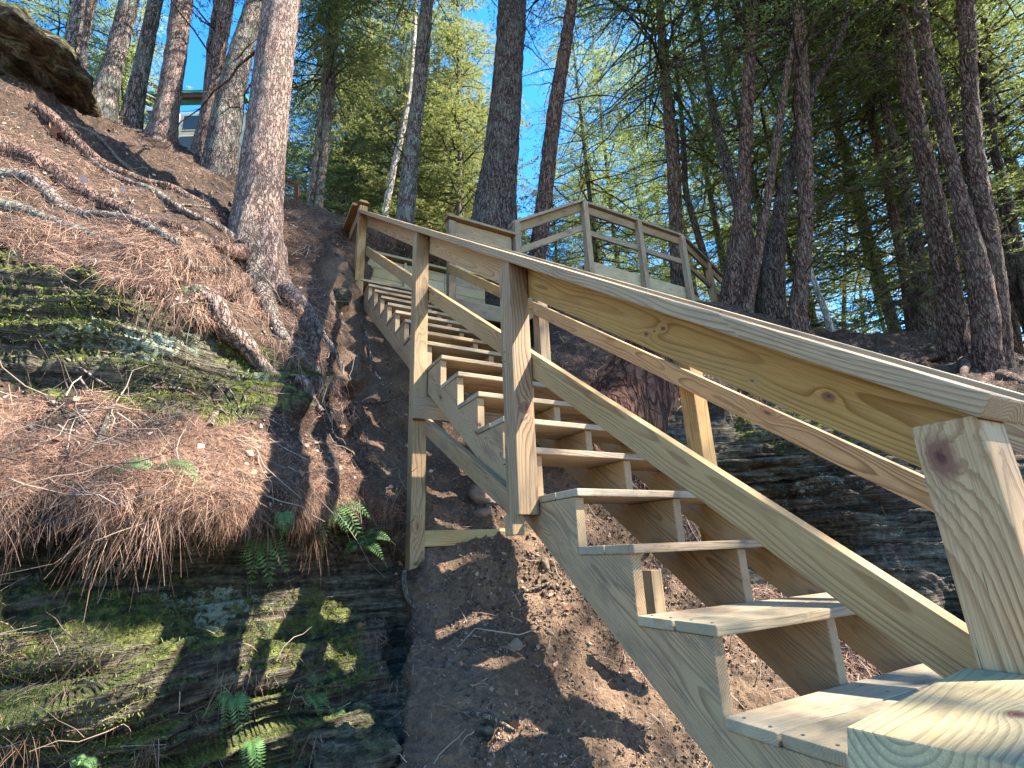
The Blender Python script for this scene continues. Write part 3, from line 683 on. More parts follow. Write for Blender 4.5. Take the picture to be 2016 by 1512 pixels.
def crown_mesh(name, mat, *a, **k):
    V, F, tw = crown_np(*a, **k); nl = len(F)
    if tw is not None:
        F = np.concatenate([F, tw[1] + len(V)]); V = np.concatenate([V, tw[0]])
    me = mesh_np(name, V, F, False); me.materials.append(mat); me.materials.append(B_DARK)
    mi = np.zeros(len(F), np.int32); mi[nl:] = 1; me.polygons.foreach_set('material_index', mi)
    return me
HIGH0 = 0
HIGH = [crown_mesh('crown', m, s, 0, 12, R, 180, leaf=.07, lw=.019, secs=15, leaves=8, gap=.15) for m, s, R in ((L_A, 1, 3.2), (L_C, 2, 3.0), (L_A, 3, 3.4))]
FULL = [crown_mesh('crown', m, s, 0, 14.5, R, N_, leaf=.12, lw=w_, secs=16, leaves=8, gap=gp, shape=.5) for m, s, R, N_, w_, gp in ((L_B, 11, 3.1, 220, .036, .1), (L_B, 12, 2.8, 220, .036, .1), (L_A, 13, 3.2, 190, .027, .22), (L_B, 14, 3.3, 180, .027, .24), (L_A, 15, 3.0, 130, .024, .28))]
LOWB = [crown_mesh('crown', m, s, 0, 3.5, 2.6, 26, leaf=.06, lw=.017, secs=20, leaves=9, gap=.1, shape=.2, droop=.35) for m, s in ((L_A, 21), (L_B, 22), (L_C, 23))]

def trunk_path(px, z0, base=None, down=.4):
    """picture points (x, y, width) from the foot up -> world path in the upright plane through the foot"""
    if base is None: base = pt(px[0][0], px[0][1], z0)
    h = base - CAMP; h[2] = 0; h /= np.linalg.norm(h)
    P, R = [], []
    for x, y, w_ in px:
        d = ray(x, y); s = ((base - CAMP) @ h) / (d @ h); p = CAMP + d * s
        P.append(p); R.append(w_ / 2 / FPX * s / np.linalg.norm(d) ** .45)
    P = [P[0] - np.array([0, 0, down])] + P; R = [R[0] * 1.05] + R
    return np.array(P), np.array(R)
def tree(label, px, z0, mat, top=9., sides=24, bark=.012, crown=None, crown_at=3., group=None, fl=.35, sub=.08, down=.5, name='tree', cscale=1., rz=None, name_c='crown'):
    P, R = trunk_path(px, z0, down=down)
    d = P[-1] - P[-2]; d /= np.linalg.norm(d); d = d * .6 + np.array([0, 0, .55]); d /= np.linalg.norm(d)
    P = np.vstack([P, P[-1] + d * top * .5, P[-1] + d * top]); R = np.r_[R, R[-1] * .72, .03]
    base = P[0].copy(); t = tag(empty(name, tuple(base)), label, 'tree', group)
    ph = random.random() * 6; L = np.sum(np.linalg.norm(np.diff(P, axis=0), axis=1)); hh = .12 + .9 * R[0]
    def flare(u, th):
        k = np.exp(-np.maximum(u * L - down * .7, 0) / hh)
        return 1 + fl * k * (.55 + .45 * np.cos(th * 4 + ph) + .25 * np.cos(th * 7 + 2 * ph))
    V, F = tube(P, R, sides, bark, seed=int(ph * 100), flare=flare, sub=sub)
    link('trunk', mesh_np('trunk', V - base, F), mat, t)
    if crown is not None:
        # point on the stem that carries the crown
        zc = base[2] + crown_at; i = min(len(P) - 1, int(np.searchsorted(P[:, 2], zc))); a = (zc - P[i - 1, 2]) / max(.01, P[i, 2] - P[i - 1, 2]); q = P[i - 1] * (1 - a) + P[i] * a
        c = link(name_c, crown, None, t); c.location = tuple(q - base); c.rotation_euler = (random.uniform(-.05, .05), random.uniform(-.05, .05), random.random() * 6 if rz is None else rz); c.scale = (cscale,) * 3
    return t, P, R
def bare_branches(t, P, n, lo, hi, ln, seed, mat=B_DARK, az=None):
    """thin dead side branches on the stem"""
    g = np.random.default_rng(seed); base = np.array(t.location)
    for i in range(n):
        parts = []
        z = g.uniform(lo, hi) + base[2]; i0 = min(len(P) - 1, max(1, int(np.searchsorted(P[:, 2], z)))); a = (z - P[i0 - 1, 2]) / max(.01, P[i0, 2] - P[i0 - 1, 2]); q = P[i0 - 1] * (1 - a) + P[i0] * a
        an = g.random() * 6.283 if az is None else az + g.normal(0, .5); L = ln * g.uniform(.4, 1.1); d = np.array([math.cos(an), math.sin(an), g.uniform(-.1, .4)])
        n_ = 9; s = np.linspace(0, 1, n_); pp = q + d * (s * L)[:, None] + np.array([0, 0, -1]) * (L * .35 * s * s)[:, None] + np.cumsum(g.normal(0, .02 * L, (n_, 3)), 0)
        parts.append(tube(pp, np.linspace(.006 + .006 * L, .002, n_), 5))
        for k in range(2, n_ - 1):
            e = d * .6 + g.normal(0, .6, 3); e /= np.linalg.norm(e); l2 = L * .35 * g.random(); m = np.linspace(0, 1, 4)
            p2 = pp[k] + e * (m * l2)[:, None] + g.normal(0, .02, (4, 3)) * m[:, None]
            parts.append(tube(p2, np.linspace(.004, .0015, 4), 4))
        V, F = join(parts); link('branch', mesh_np('branch', V - base, F), mat, t)

T = {}
T['a'] = tree('pale double-stemmed pine beside the overhanging boulder, leftmost of the crest', [(133, 172, 42), (148, 90, 40), (168, 0, 38)], 6.3, B_GREY, crown=HIGH[0], crown_at=5.)
tree('thin dark stem in front of the pale double-stemmed pine', [(163, 180, 16), (166, 90, 15), (178, 0, 13)], 6.2, B_DARK, sides=12, top=5.)
T['b'] = tree('brown pine with swollen foot, just right of the thin dark stem', [(206, 205, 50), (222, 130, 38), (243, 50, 36), (258, -10, 34)], 6.5, B_GREY, crown=HIGH[1], crown_at=5.5)
T['c'] = tree('greenish-grey pine on the crest in front of the house roof edge', [(258, 238, 42), (275, 150, 33), (294, 60, 32), (308, -10, 31)], 6.8, B_GREY, crown=HIGH[2], crown_at=5.)
T['d'] = tree('pale sunlit pine in front of the house windows', [(318, 270, 54), (335, 180, 44), (350, 80, 40), (360, -10, 39)], 6.7, B_BIG, crown=HIGH[0], crown_at=6.)
T['e'] = tree('slender pale pine right of the house windows, forking above', [(393, 308, 34), (412, 210, 28), (432, 100, 27), (450, -10, 26)], 7.0, B_BIG, crown=HIGH[1], crown_at=5.)
tree('grey secondary stem behind the slender forking pine', [(402, 290, 15), (410, 150, 15), (420, 60, 15), (430, -10, 14)], 7.3, B_GREY, sides=12)
T['f'] = tree('stout brown pine leaning right, half hidden by the big foreground trunk', [(432, 330, 58), (449, 200, 48), (478, 90, 46), (512, -10, 44)], 6.6, B_GREY, crown=HIGH[2], crown_at=6., bark=.02)
bigt, BP, BR = tree('big reddish sunlit pine whose roots grip the slope, nearest tree on the left', [(500, 545, 118), (502, 480, 104), (510, 400, 92), (520, 300, 84), (534, 180, 76), (545, 80, 72), (556, -10, 69)], 4.6, B_BIG, sides=64, bark=.010, fl=.42, sub=.03, down=.45, top=12., crown=HIGH[0], crown_at=7.)
tree('left stem of the twin grey pines beyond the crest, right of the big trunk', [(612, 404, 18), (628, 290, 16), (640, 170, 15), (650, 0, 14)], 10.5, B_GREY, sides=14, crown=FULL[1], crown_at=3.5, cscale=.8)
tree('right stem of the twin grey pines beyond the crest', [(627, 406, 18), (640, 290, 17), (652, 170, 16), (664, 0, 15)], 10.5, B_GREY, sides=14)
tree('white-barked birch, thin and leaning, behind the top of the stairs', [(758, 420, 13), (775, 330, 12), (790, 270, 11), (806, 190, 10), (816, 60, 8)], 12., B_BIRCH, sides=12, top=3.)
T['g'] = tree('straight grey pine rising over the handrail near the stair top', [(794, 470, 38), (806, 330, 32), (820, 220, 29), (832, 110, 27), (842, -10, 25)], 8.4, B_GREY, crown=HIGH[1], crown_at=7., bark=.015)
T['h'] = tree('thick dark furrowed pine behind the board guard, stoutest trunk in the middle', [(968, 480, 92), (975, 410, 80), (986, 300, 68), (994, 190, 62), (1003, 80, 59), (1008, -10, 57)], 8.3, B_DARK, sides=48, bark=.03, crown=HIGH[2], crown_at=8., sub=.05)
T['i'] = tree('slim dark pine leaning right, just behind the rising guard', [(1050, 560, 34), (1068, 430, 30), (1082, 300, 28), (1098, 180, 27), (1115, 80, 23), (1128, -10, 21)], 8.2, B_RED, crown=HIGH[1], crown_at=7., bark=.015)
T['j'] = tree('slim straight pine behind the boardwalk guard', [(1335, 590, 28), (1330, 440, 27), (1326, 320, 26), (1312, 180, 20), (1298, 0, 16)], 9.5, B_RED, crown=HIGH[0], crown_at=5.5)
tree('thin leaning pine between the boardwalk and the three-stemmed clump', [(1412, 610, 15), (1385, 500, 14), (1350, 380, 13), (1344, 250, 11)], 11., B_DARK, sides=12, top=4., crown=LOWB[0], crown_at=4.)
T['k'] = tree('tall red-brown pine, left stem of the clump where the boardwalk ends', [(1447, 640, 66), (1452, 560, 56), (1462, 440, 38), (1466, 324, 30), (1473, 185, 26), (1486, -10, 24)], 7.9, B_RED, sides=32, crown=HIGH[2], crown_at=5.5, bark=.02, fl=.2)
tree('dark stem close behind the left stem of the clump', [(1490, 640, 30), (1484, 520, 26), (1470, 460, 22), (1440, 360, 19), (1420, 290, 17), (1400, 200, 14), (1385, 100, 12)], 8.6, B_DARK, sides=14, top=3.5)
tree('thin stem leaning right across the clump', [(1468, 625, 20), (1490, 510, 17), (1512, 390, 15), (1530, 270, 13), (1552, 130, 12), (1570, 40, 10)], 7.6, B_RED, sides=12, top=3.)
t4, P4, R4 = tree('fat dark trunk in the clump that bends right and sweeps up in a curve', [(1516, 640, 56), (1520, 540, 46), (1532, 440, 32), (1552, 345, 28), (1572, 275, 22), (1602, 165, 19), (1642, 108, 18), (1662, 60, 17), (1670, -10, 15)], 8.1, B_DARK, sides=28, bark=.02, top=5., crown=HIGH[1], crown_at=6.)
T['l'] = tree('straight red-brown pine, rightmost stem of the clump', [(1563, 655, 46), (1577, 560, 34), (1587, 450, 29), (1584, 300, 27), (1578, 140, 24), (1572, -10, 22)], 7.7, B_RED, sides=28, crown=HIGH[0], crown_at=5., bark=.018)
tree('slender dark sapling right of the clump', [(1585, 650, 12), (1582, 600, 10), (1548, 480, 10), (1535, 400, 9)], 12., B_DARK, sides=10, top=3.)
T['m'] = tree('medium pine with faint lean left, first trunk right of the leaning dead pole', [(1797, 640, 24), (1782, 540, 21), (1763, 440, 18), (1742, 345, 15), (1716, 250, 12), (1700, 120, 11)], 10., B_RED, sides=16, crown=HIGH[2], crown_at=5.)
T['n'] = tree('grey-green trunk with wide foot on the right crest', [(1818, 662, 50), (1812, 560, 30), (1803, 463, 25), (1778, 347, 20), (1744, 222, 18), (1725, 60, 16)], 9.3, B_DARK, sides=24, crown=HIGH[1], crown_at=5.5)
T['o'] = tree('stout dark pine, left of the merging pair on the right', [(1886, 700, 64), (1875, 620, 52), (1852, 470, 43), (1824, 324, 38), (1792, 185, 35), (1766, -10, 31)], 7.5, B_RED, sides=36, crown=HIGH[0], crown_at=6.5, bark=.022)
T['p'] = tree('left stem of the merging pair of dark pines on the right', [(1946, 740, 56), (1938, 600, 44), (1910, 460, 33), (1883, 370, 28), (1846, 200, 26), (1818, 80, 24), (1808, -10, 22)], 6.9, B_RED, sides=32, crown=HIGH[2], crown_at=7., bark=.02)
T['q'] = tree('right stem of the merging pair of dark pines on the right', [(1966, 740, 56), (1958, 560, 40), (1938, 430, 38), (1917, 280, 36), (1907, 140, 33), (1902, -10, 30)], 7.0, B_RED, sides=32, crown=HIGH[1], crown_at=7., bark=.02)
tree('pine at the right edge with a knobbly red-brown stem', [(1999, 690, 22), (1988, 520, 17), (1975, 420, 16), (1962, 300, 14), (1950, 100, 12)], 9.8, B_RED, sides=16, crown=HIGH[0], crown_at=5.)
tree('leaning dark pine cut off by the right edge', [(2030, 640, 24), (2012, 520, 21), (1986, 400, 20), (1958, 300, 18), (1940, 150, 15)], 8.6, B_DARK, sides=16, crown=LOWB[2], crown_at=5.)
tree('slender dark stem behind the merging pair', [(1860, 650, 13), (1868, 420, 13), (1876, 280, 12), (1884, 160, 10)], 11., B_DARK, sides=12, top=3.)
for i, (x, y, x2, y2, z) in enumerate([(1742, 655, 1700, 480, 15), (1660, 650, 1668, 400, 18), (1845, 660, 1836, 480, 17), (1700, 655, 1690, 500, 22), (1915, 650, 1905, 480, 20)]):
    tree('thin far stem rising against the pale gap low on the right', [(x, y, 8), ((x + x2) / 2, (y + y2) / 2, 7), (x2, y2, 6)], z, B_GREY, sides=8, top=8., group='thin far stems on the right', sub=.3)
t_, P_, R_ = tree('pale dead pole leaning left on the right crest, broken at the top', [(1643, 668, 13), (1620, 600, 11), (1594, 530, 8)], 9.0, B_BIRCH, sides=12, top=.3, down=.2, fl=.05, sub=.05)
bare_branches(T['e'][0], T['e'][1], 14, 1.2, 6, 1.6, 3); bare_branches(T['i'][0], T['i'][1], 16, 1.5, 8, 1.8, 5); bare_branches(T['h'][0], T['h'][1], 8, 5, 9, 2.2, 6)
bare_branches(T['k'][0], T['k'][1], 22, 1.5, 8, 1.5, 7); bare_branches(T['l'][0], T['l'][1], 24, 1.2, 8, 1.5, 8); bare_branches(T['o'][0], T['o'][1], 26, 1.2, 9, 1.6, 9)
bare_branches(T['q'][0], T['q'][1], 30, 1.2, 9, 1.7, 10); bare_branches(T['j'][0], T['j'][1], 26, 1., 8, 1.7, 11); bare_branches(T['n'][0], T['n'][1], 20, 1.2, 8, 1.5, 12); bare_branches(T['g'][0], T['g'][1], 16, 2, 8, 1.8, 13)
bare_branches(T['b'][0], T['b'][1], 12, 1.5, 6, 1.5, 14); bare_branches(bigt, BP, 10, 3.2, 9, 2.4, 15)

# far hemlocks in three depths behind the crest; copies of one tree of each kind
ft = {}
def far_tree(kind, x, dist, hs, h0, label, group, down=1.):
    p = back_ground(x, dist)
    d = ray(x, 700); d[2] = 0; d /= np.linalg.norm(d); p = CAMP * np.array([1, 1, 0]) + d * dist + np.array([0, 0, p[2]])
    if kind not in ft:
        t = empty('hemlock', (0, 0, 0)); Pt = np.array([[0, 0, -1.5], [.05, 0, 3], [-.05, .05, 9], [0, 0, 17.5]])
        V, F = tube(Pt, [.15, .12, .08, .02], 10, .006, kind, sub=.3); link('trunk', mesh_np('trunk', V, F), B_GREY if kind % 2 == 0 else B_DARK, t)
        c = link('crown', FULL[kind], None, t); c.location = (0, 0, h0)
        c.scale = (1, 1, 1.05); ft[kind] = t
    else:
        s = ft[kind]; t = s.copy(); COL.objects.link(t)
        for ch in s.children:
            c = ch.copy(); COL.objects.link(c); c.parent = t
    t.location = tuple(p); t.scale = (hs,) * 3; t.rotation_euler = (0, 0, random.random() * 6.28); tag(t, label, 'tree', group)
bpy.context.view_layer.update()
LB = [('bright sunlit hemlock beyond the stair top, dense yellow-green', 'sunlit hemlocks beyond the stair top'),
      ('dark feathery hemlock in the woods on the right', 'dark hemlocks in the right-hand woods'),
      ('airy green conifer against blue sky at the upper left', 'airy conifers at the upper left'),
      ('hemlock beyond the boardwalk, its top against the sky', 'hemlocks beyond the boardwalk'), ('tall high-crowned hemlock far behind the boardwalk clump', 'tall hemlocks far behind the boardwalk')]
for i, (k, x, dist, hs, g) in enumerate([
    (0,585,17,1.,0),(1,650,14,.95,0),(0,720,16,1.05,0),(1,700,21,1.2,0),(0,770,13,.9,0),(1,860,15,1.05,0),(0,905,12,.85,0),(1,930,19,1.2,0),(0,880,22,1.3,0),(2,820,24,1.3,0),(0,1030,20,.75,0),(1,1110,16,.68,0),
    (2,-60,14,.9,2),(2,110,19,1.,2),(2,300,26,1.1,2),(2,520,21,1.,2),(3,200,28,1.1,2),
    (4,1190,14,.9,3),(4,1240,18,1.05,3),(4,1300,22,1.1,3),(4,1390,20,1.2,3),(4,1460,15,1.,3),(2,1200,27,1.5,4),(2,1340,28,1.5,4),(2,1480,24,1.2,4),
    (2,1560,13,.9,1),(3,1620,20,1.2,1),(2,1780,14,1.,1),(3,1870,17,1.1,1),(2,1960,14,1.,1),(3,2050,12,.95,1),(2,2150,15,1.,1),(3,1600,32,1.5,1),(3,1960,30,1.5,1)]):
    far_tree(k, x, dist, hs, 2.6 if g == 1 else (1.0 if g == 0 else (5.0 if g == 3 else (6.5 if g == 4 else 2.2))), LB[g][0], LB[g][1])
    bpy.context.view_layer.update()
#PART4
# ------------------------------------------------------------------ unseen pines added to throw the dappled shade, and the low ground
SHD = [crown_mesh('crown', L_A, s, 0, 11, 3.0, 58, leaf=.10, lw=.045, secs=12, leaves=8, gap=.4, shape=.5) for s in (41, 42)]
for i, (x, y, h) in enumerate([(6.2, -4.6, 5.0), (9.8, -7.6, 7.0), (1.8, -5.0, 4.5), (9.6, -2.4, 7.5)]):
    t = tag(empty('pine', (x, y, -1.8)), 'unseen pine added behind and to the right of the viewer to shade the slope', 'tree', 'unseen shade pines added behind the viewer')
    V, F = tube([[0, 0, -.3], [.05, .1, 6], [-.1, 0, 12], [0, 0, 18.5]], [.22, .17, .12, .03], 14, .01, i, sub=.3); link('trunk', mesh_np('trunk', V, F), B_DARK, t)
    c = link('crown', SHD[i % 2], None, t); c.location = (0, 0, h + 1.8); c.rotation_euler = (0, 0, i * 1.7)
fv = np.array([[-40, -60, -1.9], [60, -60, -1.9], [60, 20, -1.9], [-40, 20, -1.9]])
o = link('ground', mesh_np('ground', fv, np.array([[0, 1, 2, 3]]), False, {'dirt': np.zeros(4), 'moss': np.zeros(4), 'far': np.zeros(4)}), M_SOIL); tag(o, 'low ground at the foot of the hill', kind='structure')

# ------------------------------------------------------------------ big roots
def surf_path(pts, lift=.3):
    P, R = [], []
    s = np.r_[0, np.cumsum([math.hypot(pts[i + 1][0] - pts[i][0], pts[i + 1][1] - pts[i][1]) for i in range(len(pts) - 1)])]
    n = max(6, int(s[-1] / 14)); q = np.linspace(0, s[-1], n); xs = np.interp(q, s, [p[0] for p in pts]); ys = np.interp(q, s, [p[1] for p in pts]); ws = np.interp(q, s, [p[2] for p in pts])
    for x, y, w_ in zip(xs, ys, ws):
        p, nn = surf(x, y); z = (p - CAMP) @ FW; r = w_ / 2 / FPX * z; P.append(p + nn * r * lift); R.append(r)
    P = np.array(P)
    for _ in range(3): P[1:-1] = (P[:-2] + 2 * P[1:-1] + P[2:]) / 4
    return P, np.array(R)
def root(parent, pts, mat, lift=.3, seed=0, name='root', bark=.008, sides=14):
    P, R = surf_path(pts, lift); g = np.random.default_rng(seed + 5)
    P = P + np.cumsum(g.normal(0, .004, P.shape), 0) * np.linspace(0, 1, len(P))[:, None]
    V, F = tube(P, R, sides, bark, seed, sub=.02); b = np.array(parent.location) if parent is not None else 0
    return link(name, mesh_np(name, V - b, F), mat, parent)
for i, (pts, m) in enumerate([
    ([(512, 500, 66), (548, 565, 44), (590, 612, 30), (640, 668, 18), (668, 720, 9)], B_BIG),
    ([(470, 500, 60), (500, 590, 44), (545, 655, 28), (590, 705, 20), (640, 745, 12)], B_GREY),
    ([(462, 505, 40), (425, 500, 34), (350, 475, 30), (260, 425, 34), (150, 372, 44), (60, 322, 52), (-60, 270, 58)], B_RED),
    ([(370, 560, 34), (400, 610, 42), (440, 655, 40), (510, 700, 26), (570, 735, 18), (606, 780, 12), (622, 820, 7)], B_BIG),
    ([(450, 470, 30), (400, 440, 20), (330, 405, 15), (240, 350, 12), (170, 300, 9)], B_GREY),
    ([(480, 560, 26), (450, 600, 18), (405, 560, 16), (360, 520, 14), (300, 480, 12)], B_DARK),
    ([(-60, 330, 40), (60, 355, 34), (140, 410, 28), (230, 450, 22), (330, 500, 20), (420, 545, 14)], B_GREY),
    ([(60, 230, 26), (150, 290, 24), (250, 345, 22), (340, 380, 20), (430, 430, 16)], B_RED),
    ([(460, 560, 30), (400, 590, 24), (330, 600, 18), (250, 590, 12), (180, 600, 7)], B_RED),
    ([(560, 600, 26), (610, 660, 20), (640, 740, 16), (690, 820, 12), (720, 900, 7)], B_RED),
    ([(545, 560, 22), (600, 640, 14), (650, 690, 10), (690, 760, 7)], B_GREY),
    ([(-60, 395, 34), (60, 420, 26), (150, 470, 20), (240, 500, 14), (300, 545, 8)], B_GREY)]):
    root(bigt, pts, m, .30 if i != 2 else .25, i)
for k, ps in (('o', [[(1870, 700, 26), (1820, 710, 12), (1770, 718, 6)], [(1900, 715, 22), (1900, 745, 12), (1880, 775, 6)]]), ('q', [[(1975, 745, 30), (2000, 760, 16), (2040, 775, 10)], [(1945, 745, 22), (1920, 765, 12), (1880, 770, 7), (1840, 765, 5)]])):
    for i, p in enumerate(ps): root(T[k][0], p, B_RED, .3, i + 40)

# ------------------------------------------------------------------ boulder, stump, stones
M_BOULD = M_ROCK
def rock_obj(name, label, cat, c, ax, size, seed, mat, parent=None, moss=.6, amp=.18, sub=5, layers=True, group=None):
    bm = bmesh.new(); bmesh.ops.create_icosphere(bm, subdivisions=sub, radius=1); V = np.array([v.co[:] for v in bm.verts])
    V = np.sign(V) * np.abs(V) ** .72                                 # boxier than a ball
    A = np.array(ax, float); W = V * np.array(size)
    n = V / np.linalg.norm(V, axis=1)[:, None]
    s = min(size); Q = W + np.array([seed * 3.1, 0, 0])
    d = amp * s * (fbm(Q, 1.1 / s, 4, seed) + .25 * fbm(Q, 6 / s, 3, seed + 2))
    if layers: d = d - .10 * s * (np.abs(np.sin(W[:, 2] * 9 / s + 2 * noise(Q, .8 / s, seed + 9))) < .16)
    W = (W + n * d[:, None]) @ A
    for v, q in zip(bm.verts, W): v.co = q
    me = bpy.data.meshes.new(name); bm.to_mesh(me); bm.free()
    for p in me.polygons: p.use_smooth = True
    at = me.attributes.new('moss', 'FLOAT', 'POINT'); at.data.foreach_set('value', np.full(len(W), moss, np.float32))
    o = link(name, me, mat, parent); o.location = tuple(c)
    if parent is None: tag(o, label, cat, group)
    return o
def frame(a, b, upv=(0, 0, 1)):
    x = np.array(b, float) - np.array(a, float); x /= np.linalg.norm(x); z = np.array(upv, float); z = z - x * (z @ x); z /= np.linalg.norm(z)
    return np.array([x, np.cross(z, x), z])
A = frame(pt(-120, 40, 5.3), pt(150, 168, 5.7))
rock_obj('boulder', 'mossy brown boulder slab overhanging a dark hollow at the upper left', 'boulder', pt(2, 100, 5.35), A, (.85, .7, .13), 5, M_BOULD, moss=.55, amp=.5)
A = frame(pt(560, 1460, 2.), pt(760, 1400, 2.2))
rock_obj('stone', 'smooth dark grey stone wedged under the lower ledge beside the dirt bank', 'stone', surf(690, 1460)[0] + np.array([0, 0, -.03]), A, (.17, .13, .12), 8, M_ROCK, moss=.3, amp=.4)
for i, (x, y, r, lb) in enumerate([(1070, 1125, .05, 'flat stone just below the lower cross beam'), (955, 995, .11, 'pale angular stone lying sunlit behind the lowest post'), (950, 1030, .07, 'small pale stone below the larger sunlit stone'), (950, 1455, .04, 'grey cobble near the bottom edge of the dirt'), (655, 590, .12, 'grey-green stone poking from the slope under the landing corner'), (1008, 1285, .04, 'brown stone low on the dirt bank')]):
    p, n_ = surf(x, y); A = frame((0, 0, 0), (random.uniform(-1, 1), random.uniform(-.5, .5), random.uniform(-.6, .2)), tuple(n_))
    rock_obj('stone', lb, 'stone', p, A, (r, r * .8, r * .42), 20 + i, plain_mat('stone_pink', (.21, .145, .105), .4, 30, .95) if i not in (3, 4) else M_ROCK, moss=.1, amp=.25, sub=4, layers=False)
st_a, st_b = pt(1195, 880, 4.35), pt(1305, 682, 4.75)
stump = tag(empty('stump', tuple(st_a)), 'big reddish sawn-off stump tilting over the rock ledge right of the stairs', 'stump')
P = np.array([st_a + (st_b - st_a) * t for t in (-.25, 0, .3, .6, .85, 1)]); ax_s = (st_b - st_a) / np.linalg.norm(st_b - st_a)
V, F = tube(P, [.52, .47, .38, .33, .32, .315], 64, .016, 4, sub=.03, flare=lambda u, th: 1 + .12 * np.exp(-u * 3) * np.cos(th * 5) + 0 * th)
cn = ax_s * .9 + np.array([-.1, -.55, .25]); cn /= np.linalg.norm(cn)              # slanting saw cut
dd_ = (V - st_b) @ cn; V = V - (np.maximum(dd_, 0) / (ax_s @ cn))[:, None] * ax_s
link('bark', mesh_np('bark', V - st_a, F), B_STUMP, stump)
ring = V[-64:] + 0; cc = ring.mean(0); Vc = np.concatenate([ring + (ring - cc) * -.04 + cn * .003, [cc + cn * .003]]); Fc = np.array([[i, (i + 1) % 64, 64] for i in range(64)])
ex = frame((0, 0, 0), tuple(-cn)); me = mesh_np('cut_face', (Vc - cc) @ ex.T * np.array([1, 1, 1]), Fc, False)
o = link('cut_face', me, M_CUT, stump); o.matrix_local = Matrix(((ex[0][0], ex[1][0], ex[2][0], cc[0] - st_a[0]), (ex[0][1], ex[1][1], ex[2][1], cc[1] - st_a[1]), (ex[0][2], ex[1][2], ex[2][2], cc[2] - st_a[2]), (0, 0, 0, 1)))
for i, pts in enumerate([[(1180, 800, 40), (1150, 850, 24), (1120, 880, 12)], [(1330, 760, 34), (1400, 780, 20), (1470, 775, 12)], [(1350, 700, 30), (1430, 730, 18), (1500, 760, 10)]]):
    root(stump, pts, B_STUMP, .2, 60 + i)

# ------------------------------------------------------------------ needles, twigs, leaves, crumbs
def scatter(n, region, seed, weight=None):
    g = np.random.default_rng(seed); q = np.stack([g.uniform(region[0], region[2], n * 3), g.uniform(region[1], region[3], n * 3)], 1)
    cj = np.clip(np.rint((q[:, 0] - gx[0]) / (gx[1] - gx[0])).astype(int), 0, NX - 1)
    sy = sky_y[cj]; v = (q[:, 1] - sy) / (1850 - sy); ok = v > .002; q, cj, v = q[ok], cj[ok], v[ok]
    ci = np.clip(np.rint(np.clip(v, 0, 1) ** (1 / 1.12) * (NY - 1)).astype(int), 0, NY - 1); k = idx[ci, cj]
    w_ = weight(k, q) if weight else np.ones(len(k)); keep = g.random(len(k)) < w_; k = k[keep][:n]
    return k, g
def ribbons(name, P0, D, N, L, W, bend, lab, mat, cat=None, kind='stuff', parent=None):
    """thin three-segment blades"""
    n = len(P0); D = D / np.linalg.norm(D, axis=1)[:, None]; S = np.cross(D, N); S /= np.linalg.norm(S, axis=1)[:, None] + 1e-9
    V = []
    for i, t in enumerate((0, .33, .67, 1.)):
        c = P0 + D * (L * t)[:, None] + bend * (t * t) ; wd = (W * (1 - .55 * t))[:, None] * S * .5
        V += [c - wd, c + wd]
    V = np.stack(V, 1).reshape(-1, 3); b = np.arange(n)[:, None] * 8
    F = np.concatenate([b + np.array([[2 * i, 2 * i + 1, 2 * i + 3, 2 * i + 2]]) for i in range(3)], 0)
    o = link(name, mesh_np(name, V, F, False), mat); tag(o, lab, cat, None, kind); return o
litter = 1 - np.clip(rs * 1.6, 0, 1)
isdirt = dirt
def needle_w(k, q):
    cl = .42 + 1.1 * noise(POS[k], 3.1, 5) + .9 * noise(POS[k], 8., 6)
    return np.clip(litter[k] * (1 - .93 * isdirt[k]) * cl * (rs[k] < .25) + .012, 0, 1)
def lay_needles(n, region, seed, lab, wfun=needle_w, lmin=.04, lmax=.10, wd=.0014, lift=.016):
    k, g = scatter(n, region, seed, wfun); m = len(k); P0 = POS[k]; N = NS[k]
    flow = np.stack([noise(P0, 2.6, 71), noise(P0, 2.6, 72), noise(P0, 2.6, 73)], 1) * 1.5 + g.normal(0, .75, (m, 3)) + np.array([0, 0, -.6])
    D = flow - N * (flow * N).sum(1)[:, None]; D /= np.linalg.norm(D, axis=1)[:, None]; D = D + N * g.uniform(-.02, .30, m)[:, None]
    L = g.uniform(lmin, lmax, m); bend = (g.normal(0, .22, (m, 3)) * L[:, None] + np.array([0, 0, -1]) * (L * g.uniform(.0, .35, m))[:, None])
    return ribbons('pine_needles', P0 + N * g.uniform(.001, lift, m)[:, None], D, N, L, wd * g.uniform(.7, 1.3, m), bend, lab, M_NEED)
lay_needles(60000, (-60, 760, 860, 1060), 1, 'rust-coloured pine needles heaped on the shelf between the two rock bands')
lay_needles(52000, (-60, 60, 900, 830), 2, 'dry pine needles strewn over the upper slope', lmax=.12, wd=.0022, lift=.028)
lay_needles(3000, (-60, 1100, 860, 1530), 3, 'scattered needles caught on the lower rock wall', wfun=lambda k, q: np.clip(.12 + .5 * noise(POS[k], 4., 8), 0, 1))
lay_needles(17000, (860, 440, 2080, 1450), 4, 'needle litter on the ground behind the stairs and on the right crest', wfun=lambda k, q: np.clip(litter[k] * (.9 - .9 * isdirt[k]) + .01, 0, 1), lmax=.14, wd=.003)
lay_needles(700, (700, 600, 1700, 1530), 6, 'few loose needles and rootlets on the bare dirt', wfun=lambda k, q: isdirt[k] * .8, lmin=.03, lmax=.12, wd=.0018)
